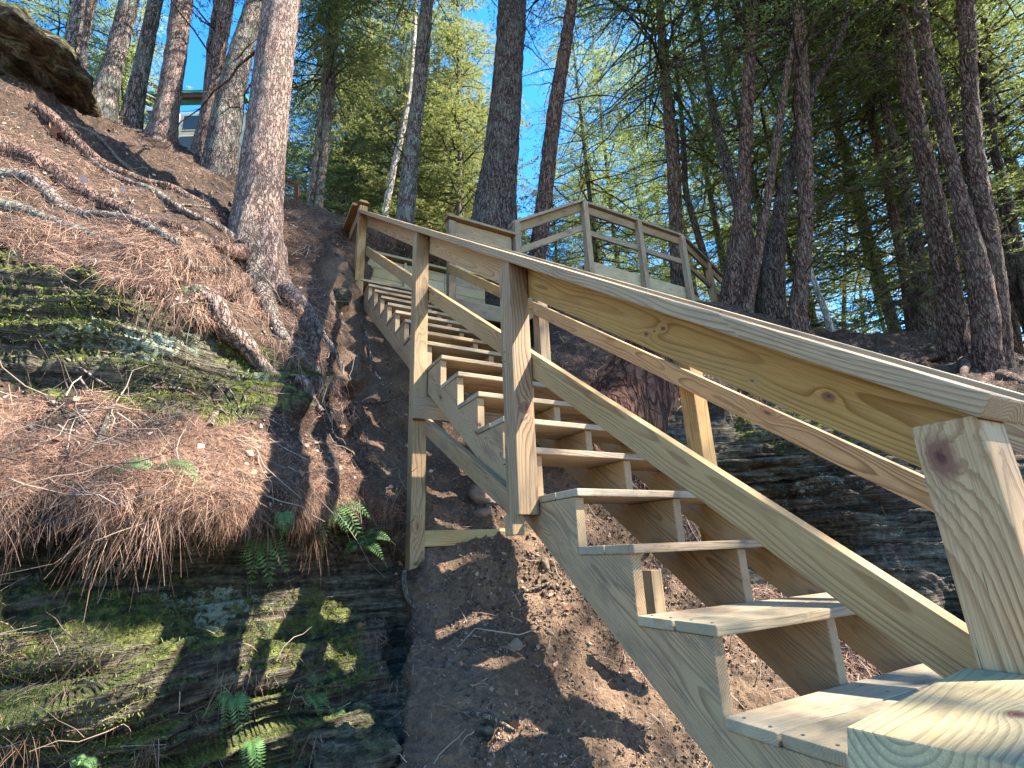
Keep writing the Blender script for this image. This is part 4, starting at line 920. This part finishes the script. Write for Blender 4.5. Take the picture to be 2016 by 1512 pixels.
# drooping fringes over the ledges
def fringe(anchors, seed, lab, per=60, ln=(.08, .22), wd=.0018, spread=.03):
    g = np.random.default_rng(seed); P, D, N, L, B = [], [], [], [], []
    for x, y, s in anchors:
        p, nn = surf(x, y); m = int(per * s); out = CAMP - p; out[2] = 0; out /= np.linalg.norm(out); sd = np.cross(out, [0, 0, 1.])
        P.append(p + nn * .01 + sd[None] * g.normal(0, spread * s, m)[:, None] + np.array([0, 0, 1.]) * g.normal(0, .012, m)[:, None] + out * g.uniform(0, .03, m)[:, None])
        D.append(out[None] * g.uniform(.1, .9, m)[:, None] + sd[None] * g.normal(0, .45, m)[:, None] + np.array([0, 0, -1.]) * g.uniform(.1, 1.1, m)[:, None])
        l = g.uniform(ln[0], ln[1], m) * (.7 + .3 * s); L.append(l); N.append(np.repeat(out[None], m, 0) + g.normal(0, .4, (m, 3))); B.append(np.array([0, 0, -1.]) * (l * g.uniform(.2, .9, m))[:, None] - out * (l * g.uniform(0, .3, m))[:, None])
    P, D, N, L, B = map(np.concatenate, (P, D, N, L, B))
    ribbons('hanging_needles', P, D, N, L, np.full(len(L), wd), B, lab, M_NEED)
gg = np.random.default_rng(5)
fringe([(x, 1016 + 14 * gg.normal() - .02 * x, gg.uniform(.3, 1.3)) for x in range(-20, 780, 18)], 7, 'needles drooping over the lip of the dark undercut', 14, (.03, .08), .0013)
fringe([(205, 1035, 2.0), (215, 1070, 1.7), (222, 1110, 1.2), (640, 1045, 1.7), (645, 1090, 1.4), (600, 1030, 1.1), (520, 1020, 1.1), (330, 1000, 1.8), (280, 995, 1.8), (20, 1000, 1.4)], 8, 'long tufts of needles hanging like beards from the ledge', 40, (.06, .15), .0013, .014)
fringe([(x, y, s) for x, y, s in [(445, 1340, 1.6), (420, 1345, 1.), (610, 1440, 1.3), (280, 1430, 1.4), (60, 1400, 1.2), (130, 1350, 1.), (620, 1330, 1.1), (740, 1250, 1.6), (745, 1300, 1.5), (750, 1200, 1.3), (560, 1290, .8)]], 9, 'wisps of needles caught on the lower rock wall', 16, (.04, .10), .0012, .02)
fringe([(x, y, s) for x, y, s in [(300, 520, 2.), (340, 510, 2.2), (380, 520, 2.4), (420, 540, 2.2), (450, 580, 2.), (480, 620, 1.8), (520, 670, 1.6), (560, 700, 1.5), (270, 555, 1.4), (330, 590, 1.5), (600, 760, 1.6), (640, 790, 1.5), (180, 480, 1.5), (100, 455, 1.3), (640, 820, 1.4)]], 10, 'matted needles hanging from the roots of the big pine', 70, (.05, .16), .0019, .05)
# twigs and rootlets as small crooked ribbons in tubes
def sticks(n, region, seed, lab, wfun, ln=(.06, .3), r=(.0012, .004), mat=M_TWIG, lift=.01, cat=None):
    k, g = scatter(n, region, seed, wfun); parts = []
    for kk in k:
        d = g.normal(0, 1, 3); N = NS[kk]; d = d - N * (d @ N); d /= np.linalg.norm(d); L = g.uniform(*ln); m = 5; s = np.linspace(0, 1, m)
        pp = POS[kk] + N * (lift + g.uniform(0, .02)) + d * (s * L)[:, None] + np.cumsum(g.normal(0, L * .06, (m, 3)), 0); r0 = g.uniform(*r)
        parts.append(tube(pp, np.linspace(r0, r0 * .4, m), 4))
    V, F = join(parts); o = link('twigs', mesh_np('twigs', V, F), mat); tag(o, lab, cat, None, 'stuff')
sticks(420, (-60, 160, 860, 1100), 21, 'dead twigs lying on the needle-covered slope', lambda k, q: litter[k] * (1 - isdirt[k] * .8) * .9, ln=(.08, .45))
sticks(130, (700, 600, 1700, 1530), 22, 'rootlets sticking out of the dirt bank', lambda k, q: isdirt[k] * .9, ln=(.05, .22), r=(.001, .0035))
sticks(160, (1000, 560, 2050, 1300), 23, 'dead twigs on the ground right of the stairs', lambda k, q: litter[k] * .9, ln=(.1, .5))
sticks(90, (-60, 1100, 800, 1530), 24, 'thin rootlets on the lower rock wall', lambda k, q: np.full(len(k), .6), ln=(.05, .2), r=(.0008, .002))
def crumbs(n, region, seed, lab, wfun, size=(.002, .011), mat=M_CHIP):
    k, g = scatter(n, region, seed, wfun); m = len(k); B = np.array([[1, 0, 0], [-1, 0, 0], [0, 1, 0], [0, -1, 0], [0, 0, 1], [0, 0, -1]], float)
    FF = np.array([[0, 2, 4], [2, 1, 4], [1, 3, 4], [3, 0, 4], [2, 0, 5], [1, 2, 5], [3, 1, 5], [0, 3, 5]])
    s = size[0] + (size[1] - size[0]) * g.random(m) ** 3; q = g.normal(0, 1, (m, 3, 3)); q = q / np.linalg.norm(q, axis=2)[..., None]
    V = np.einsum('vi,mij->mvj', B, q) * s[:, None, None] * g.uniform(.6, 1.2, (m, 6, 1)) + (POS[k] + NS[k] * (s * .2)[:, None])[:, None]
    F = (FF[None] + (np.arange(m) * 6)[:, None, None]).reshape(-1, 3)
    o = link('soil_crumbs', mesh_np('soil_crumbs', V.reshape(-1, 3), F, False), mat); tag(o, lab, None, None, 'stuff')
crumbs(20000, (740, 600, 1700, 1530), 31, 'crumbs, chips and pebbles of the bare dirt bank', lambda k, q: isdirt[k] * np.clip(.5 + noise(POS[k], 5., 3), .1, 1))
crumbs(9000, (-60, 100, 900, 1100), 32, 'cone scales and soil crumbs among the needles', lambda k, q: litter[k] * .8, (.004, .014))
crumbs(7000, (900, 560, 2050, 1300), 33, 'soil crumbs right of the stairs', lambda k, q: litter[k] * .8, (.004, .02))
def dead_leaves(n, region, seed, lab, wfun, mat=M_LEAFD, size=(.02, .045)):
    k, g = scatter(n, region, seed, wfun); m = len(k); D = g.normal(0, 1, (m, 3)); N = NS[k] + g.normal(0, .5, (m, 3)); N /= np.linalg.norm(N, axis=1)[:, None]
    D -= N * (D * N).sum(1)[:, None]; D /= np.linalg.norm(D, axis=1)[:, None]; S = np.cross(D, N); L = g.uniform(*size, m)[:, None]; c = POS[k] + NS[k] * .012
    V = np.stack([c, c + D * L * .5 + S * L * .38 + N * L * .1, c + D * L, c + D * L * .5 - S * L * .38 + N * L * .12], 1).reshape(-1, 3)
    F = np.concatenate([np.arange(m)[:, None] * 4 + np.array([[0, 1, 2]]), np.arange(m)[:, None] * 4 + np.array([[0, 2, 3]])])
    o = link('fallen_leaves', mesh_np('fallen_leaves', V, F, False), mat); tag(o, lab, None, None, 'stuff')
dead_leaves(420, (-60, 150, 880, 1150), 41, 'pale curled leaves on the slope', lambda k, q: litter[k])
dead_leaves(200, (900, 560, 2050, 1400), 42, 'brown curled leaves right of the stairs', lambda k, q: litter[k])
def moss_w(k, q): return np.clip(mossf[k] * rs[k] * (.3 + 1.6 * noise(POS[k], 4., 3) + .9 * np.clip(NS[k][:, 2], -.5, 1)), 0, 1)
def tufts(n, region, seed, lab, wfun):
    k, g = scatter(n, region, seed, wfun); m = len(k); D = NS[k] * 1. + g.normal(0, .6, (m, 3)); L = g.uniform(.006, .016, m) * np.clip(DZ[k] / 1.8, .8, 2)
    ribbons('moss', POS[k], D, g.normal(0, 1, (m, 3)), L, L * .35, g.normal(0, .2, (m, 3)) * L[:, None], lab, M_MOSS)
tufts(12000, (-60, 430, 860, 900), 51, 'bright moss on the upper rock band', moss_w)
tufts(8000, (-60, 1120, 860, 1530), 52, 'moss cushions on the lower rock wall', moss_w)
tufts(9000, (1400, 760, 2016, 960), 53, 'bright moss on the right ledge', moss_w)

# tangle of thin roots creeping over the slope
gr_ = np.random.default_rng(77); parts = []
for _ in range(95):
    x, y = gr_.uniform(-40, 760), gr_.uniform(190, 960); v = np.array([gr_.uniform(.3, 1.2), gr_.uniform(.1, 1.)]); v /= np.linalg.norm(v)
    if y < np.interp(x, SX, SY) + 25: continue
    L_ = gr_.uniform(50, 260); w0 = gr_.uniform(2.5, 9); pts = []
    for q_ in range(8):
        pts.append((x, y, w0 * (1 - q_ / 9.))); v = v + gr_.normal(0, .28, 2); v /= np.linalg.norm(v); x += v[0] * L_ / 7; y += v[1] * L_ / 7
        if x > 790: break
    if len(pts) > 3:
        P, R_ = surf_path(pts, .5); parts.append(tube(P, R_, 6, .0015, int(x), sub=.03))
V, F = join(parts); tag(link('thin_roots', mesh_np('thin_roots', V, F), B_GREY), 'tangle of thin roots creeping down the slope', kind='stuff')
# ------------------------------------------------------------------ single sticks
def stick(label, pts, mat=None, lift=.9, forks=(), name='fallen_branch'):
    P, R = surf_path(pts, lift); P = P + np.array([0, 0, .008]); t = tag(empty(name, tuple(P[0])), label, 'branch')
    V, F = tube(P, R, 10, .0012, 3, sub=.01); link('stem', mesh_np('stem', V - P[0], F), mat or M_STICK, t)
    for f in forks:
        P2, R2 = surf_path(f, lift); P2 = P2 + np.array([0, 0, .008]); V, F = tube(P2, R2, 8, .001, 5, sub=.01); link('side_twig', mesh_np('side_twig', V - P[0], F), mat or M_STICK, t)
M_STICK = bark_mat('stick_bark', (.09, .065, .045), (.26, .20, .14), (.42, .34, .26), 2.5, .2)
stick('crooked grey-brown stick standing on the needle shelf', [(150, 940, 7), (185, 905, 10), (206, 870, 12), (215, 835, 13), (226, 808, 9)], forks=[[(185, 905, 6), (150, 912, 5), (115, 918, 3)]])
stick('long pale stick lying across the upper slope', [(118, 250, 5), (180, 280, 6), (240, 322, 6), (290, 350, 4)])
stick('pale forked twig left of the big pine foot', [(352, 408, 4), (400, 417, 5), (438, 424, 3)], forks=[[(402, 416, 4), (412, 395, 3), (414, 382, 2)]])
stick('pale stick near the lichen band under the roots', [(300, 472, 4), (330, 488, 6), (358, 492, 4)])
stick('short root stub poking from the needle shelf', [(402, 858, 12), (412, 838, 14), (424, 815, 10)])
stick('weathered twig resting at the bottom of the dirt bank', [(900, 1418, 5), (960, 1430, 8), (1005, 1455, 6)])
stick('curled dead root below the lowest post', [(798, 1130, 9), (802, 1160, 10), (800, 1185, 8), (818, 1200, 5)])
stick('dead twig propped in the dirt under the stringer', [(1078, 1165, 4), (1040, 1178, 6), (1005, 1192, 3)])

# ------------------------------------------------------------------ ferns
def fern(label, x, y, fronds, group=None, lift=.085, mat=None, dead=False):
    p0, nn = surf(x, y, lift); t = tag(empty('fern', tuple(p0)), label, 'fern', group); g = np.random.default_rng(int(x * 7 + y)); z = (p0 - CAMP) @ FW
    for (dx, dy, w_) in fronds:                 # frond tip given by how far it reaches in the picture, px
        tip = (RT * dx - UP * dy) / FPX * z * 1.6; w_ = w_ * 1.35; L = np.linalg.norm(tip); out = CAMP - p0; out /= np.linalg.norm(out)
        m = 21; s = np.linspace(0, 1, m)[:, None]; c = tip * s + out * (L * .35 * np.sin(s * 2.6)) + np.array([0, 0, 1]) * (L * .25 * np.sin(s * math.pi))
        T_ = np.gradient(c, axis=0); T_ /= np.linalg.norm(T_, axis=1)[:, None]; S = np.cross(T_, out + np.array([0, 0, .5])); S /= np.linalg.norm(S, axis=1)[:, None]; N_ = np.cross(S, T_)
        wid = w_ / FPX * z * np.sin(np.clip(s[:, 0] * 1.05 + .12, 0, 1) * math.pi) ** .6 * (1 - .35 * s[:, 0]); Vs, Fs = [], []; step = L / m
        rach = tube(c, np.linspace(.0012, .0005, m), 4); Vs.append(rach[0]); Fs.append(rach[1]); o_ = len(rach[0])
        for i in range(2, m):
            for sg in (-1, 1):
                b = c[i]; e = b + S[i] * sg * wid[i] + T_[i] * step * .9 - N_[i] * wid[i] * .15 * g.random(); hw = T_[i] * step * .36
                q = b + S[i] * sg * wid[i] * .5 + T_[i] * step * .4
                Vs.append(np.array([b - hw * .8, q - hw * .95, e, q + hw * .95, b + hw * .6])); Vs[-1] = Vs[-1][[0, 1, 2, 3]]; Fs.append(np.array([[0, 1, 2, 3]]) + o_); o_ += 4
        link('frond', mesh_np('frond', np.concatenate(Vs), np.concatenate(Fs), False), mat or M_FERN, t)
fern('bright green fern with two arching fronds on the needle shelf', 325, 952, [(-66, 22, 11), (62, 32, 12), (58, 14, 9)])
fern('small light fern hanging beside the beard of needles', 262, 1042, [(-8, 55, 14), (8, 62, 15)])
fern('yellowish fern tuft on the ledge lip, left of the larger fern', 522, 1005, [(-12, 30, 9), (5, 40, 10), (16, 28, 9), (-2, 46, 9)])
fern('blue-green fern, largest on the ledge lip', 636, 1022, [(-20, 45, 13), (28, 40, 13), (50, 62, 15), (-6, 58, 14), (60, 20, 11), (10, 30, 12)])
fern('grey-green fern spreading right at the end of the ledge lip', 712, 1038, [(46, 2, 11), (36, 30, 11), (-20, 26, 10), (22, -14, 9)])
fern('dark broad fern hanging in the shadow of the undercut', 520, 1110, [(-10, 80, 17), (18, 85, 18), (42, 60, 16), (-24, 48, 14)])
fern('long dark fern hanging beside the dirt bank', 795, 1270, [(-6, 120, 17), (6, 150, 18), (16, 100, 14), (-20, 90, 13)], mat=leaf_mat('fern_dark', (.02, .06, .018), (.06, .12, .03), .2))
for x, y, f in [(430, 1390, [(-14, 60, 12), (10, 84, 14), (26, 50, 12), (-30, 30, 10)]), (468, 1420, [(-10, 70, 13), (16, 60, 13), (6, 90, 12)]), (160, 1400, [(-20, 12, 9), (14, 20, 9), (-6, 22, 8)]), (200, 1408, [(22, 12, 8), (-8, 16, 8)]),
                (612, 1325, [(-12, 30, 8), (12, 42, 9), (24, 20, 8)]), (655, 1318, [(8, 30, 8), (-14, 22, 7)]), (690, 1422, [(-12, 14, 8), (14, 12, 8), (2, 24, 8)]), (590, 1450, [(-10, 40, 9), (10, 34, 9)]), (740, 1210, [(10, 40, 8), (-12, 34, 8)])]:
    fern('small green fern growing on the lower mossy rock wall', x, y, f, 'small ferns on the lower rock wall')
fern('tiny fern in the crack under the roots of the big pine', 360, 592, [(22, 4, 6), (-16, 8, 6)])

# red-brown leaves standing out
def leaf(label, x, y, s, mat, cat='leaf'):
    p, n_ = surf(x, y, .015); z = (p - CAMP) @ FW; r = s / 2 / FPX * z; g = random.Random(int(x + y)); bm = bmesh.new(); c = bm.verts.new((0, 0, .002)); vs = []
    for i in range(14):
        a_ = i / 14 * 6.283; q = r * (1.0 if i % 2 == 0 else .62) * g.uniform(.8, 1.1); v = RT * math.cos(a_) * q + UP * math.sin(a_) * q + n_ * g.uniform(-.15, .3) * r; vs.append(bm.verts.new(tuple(v)))
    for i in range(14): bm.faces.new((c, vs[i], vs[(i + 1) % 14]))
    me = bpy.data.meshes.new('leaf'); bm.to_mesh(me); bm.free(); o = link('fallen_leaf', me, mat); o.location = tuple(p); tag(o, label, cat)
M_RL = plain_mat('leaf_red', (.38, .13, .08), .3, 60); M_PL = plain_mat('leaf_pale', (.52, .40, .36), .2, 60); M_BL = plain_mat('leaf_brown', (.20, .09, .05), .3, 60)
leaf('reddish leaf hanging at the right end of the lower rock wall', 716, 1234, 26, M_RL); leaf('pale pinkish leaf lying on the upper slope', 160, 362, 30, M_PL)
leaf('dark red-brown oak leaf near the top of the slope', 100, 268, 38, M_BL); leaf('small pale leaf above the needle clump', 172, 525, 24, M_PL); leaf('brown leaf among the ledge needles', 408, 1002, 26, M_RL)
leaf('brown leaf curled at the bottom of the dirt bank', 1010, 1448, 26, M_BL); leaf('pinkish leaf left of the tall thin fern', 240, 382, 18, M_PL)

# ------------------------------------------------------------------ house and deck rail on the hilltop
M_WALL = plain_mat('house_wall', (.62, .57, .47), .12, 3); M_TRIM = plain_mat('house_trim', (.11, .042, .028), .2, 8); M_WHITE = plain_mat('white_paint', (.75, .73, .68), .05, 4)
M_ROOF = plain_mat('green_metal_roof', (.035, .18, .115), .15, 2, .45); M_GLASS = plain_mat('window_glass', (.06, .09, .11), .2, 1, .08); M_CABLE = plain_mat('steel_cable', (.35, .35, .36), .1, 5, .4, .8)
HZ = 15.5; hx = RT.copy(); hx[2] = 0; hx /= np.linalg.norm(hx); hx3 = Vector(hx); hy3 = Vector((-hx[1], hx[0], 0)); O = Vector(pt(330, 262, HZ)); PXM = HZ / FPX
house = tag(empty('house', tuple(O - Vector((0, 0, 2)))), 'tan cabin with green metal roof and red-brown trim seen between the trunks', 'house')
def hp(x, y, d=0.): return Vector(pt(x, y, HZ)) + hy3 * d
def hbox(name, x0, y0, x1, y1, d, th, mat, parent=house):
    a = hp(x0, (y0 + y1) / 2, d); b = hp(x1, (y0 + y1) / 2, d); b.z = a.z
    return board(name, parent, a, b, Z3, abs(y1 - y0) * PXM * 1.05, th, mat, .01)
hbox('wall', 232, 192, 470, 420, 1.75, 3.0, M_WALL)
hbox('fascia', 222, 194, 402, 203, -.06, .10, M_TRIM); hbox('roof', 224, 186, 480, 194, .12, .44, M_ROOF)
for (x0, y0, x1, y1) in ((360, 225, 392, 256), (350, 266, 378, 295), (282, 215, 300, 246)):
    f_ = hbox('window', x0 - 3, y0 - 3, x1 + 3, y1 + 3, .06, .06, M_WHITE); hbox('pane', x0, y0, x1, y1, .02, .03, M_GLASS, f_) if False else hbox('window_pane', x0, y0, x1, y1, .02, .03, M_GLASS)
hbox('corner_board', 338, 215, 345, 300, .05, .1, M_WHITE)
dk = tag(empty('deck_railing', tuple(hp(350, 280, -1.4))), 'red-brown deck railing with thin bars in front of the cabin', 'railing')
board('rail', dk, hp(338, 236, -1.4), hp(385, 257, -1.4), Z3, .07, .05, M_TRIM); board('post', dk, hp(374, 258, -1.4), hp(372, 305, -1.4), hx3, .09, .09, M_TRIM)
for i in range(4): board('bar', dk, hp(338, 246 + i * 11, -1.4), hp(374, 262 + i * 11, -1.4), Z3, .025, .02, M_WHITE)
board('rail', dk, hp(445, 290, -1.4), hp(470, 300, -1.4), Z3, .06, .05, M_TRIM)
for i in range(5): board('bar', dk, hp(448, 305 + i * 7, -1.4), hp(466, 312 + i * 7, -1.4), Z3, .03, .02, M_WHITE)
HZ2 = 11.; q2 = lambda x, y: Vector(pt(x, y, HZ2))
cr = tag(empty('cable_railing', tuple(q2(585, 405))), 'red-brown railing with thin cables just right of the big trunk', 'railing')
board('top_rail', cr, q2(530, 341), q2(589, 364), Z3, .06, .06, M_TRIM); board('post', cr, q2(585, 364), q2(584, 410), hx3, .08, .08, M_TRIM); board('post', cr, q2(546, 348), q2(545, 395), hx3, .07, .07, M_TRIM)
for i in range(5): board('cable', cr, q2(532, 350 + i * 9), q2(584, 372 + i * 7), Z3, .014, .014, M_CABLE, 0)
mk = tag(empty('marker_flag', tuple(pt(1842, 672, 9.2))), 'tiny red marker flag between two trunks on the right crest', 'flag')
b0 = Vector(pt(1842, 672, 9.2)); board('wire', mk, b0, b0 + Vector((0, 0, .32)), X3, .008, .008, M_CABLE, 0); board('cloth', mk, b0 + Vector((0, 0, .24)), b0 + Vector((.10, -.06, .26)), Z3, .12, .006, plain_mat('red_cloth', (.55, .03, .03), .1), 0)
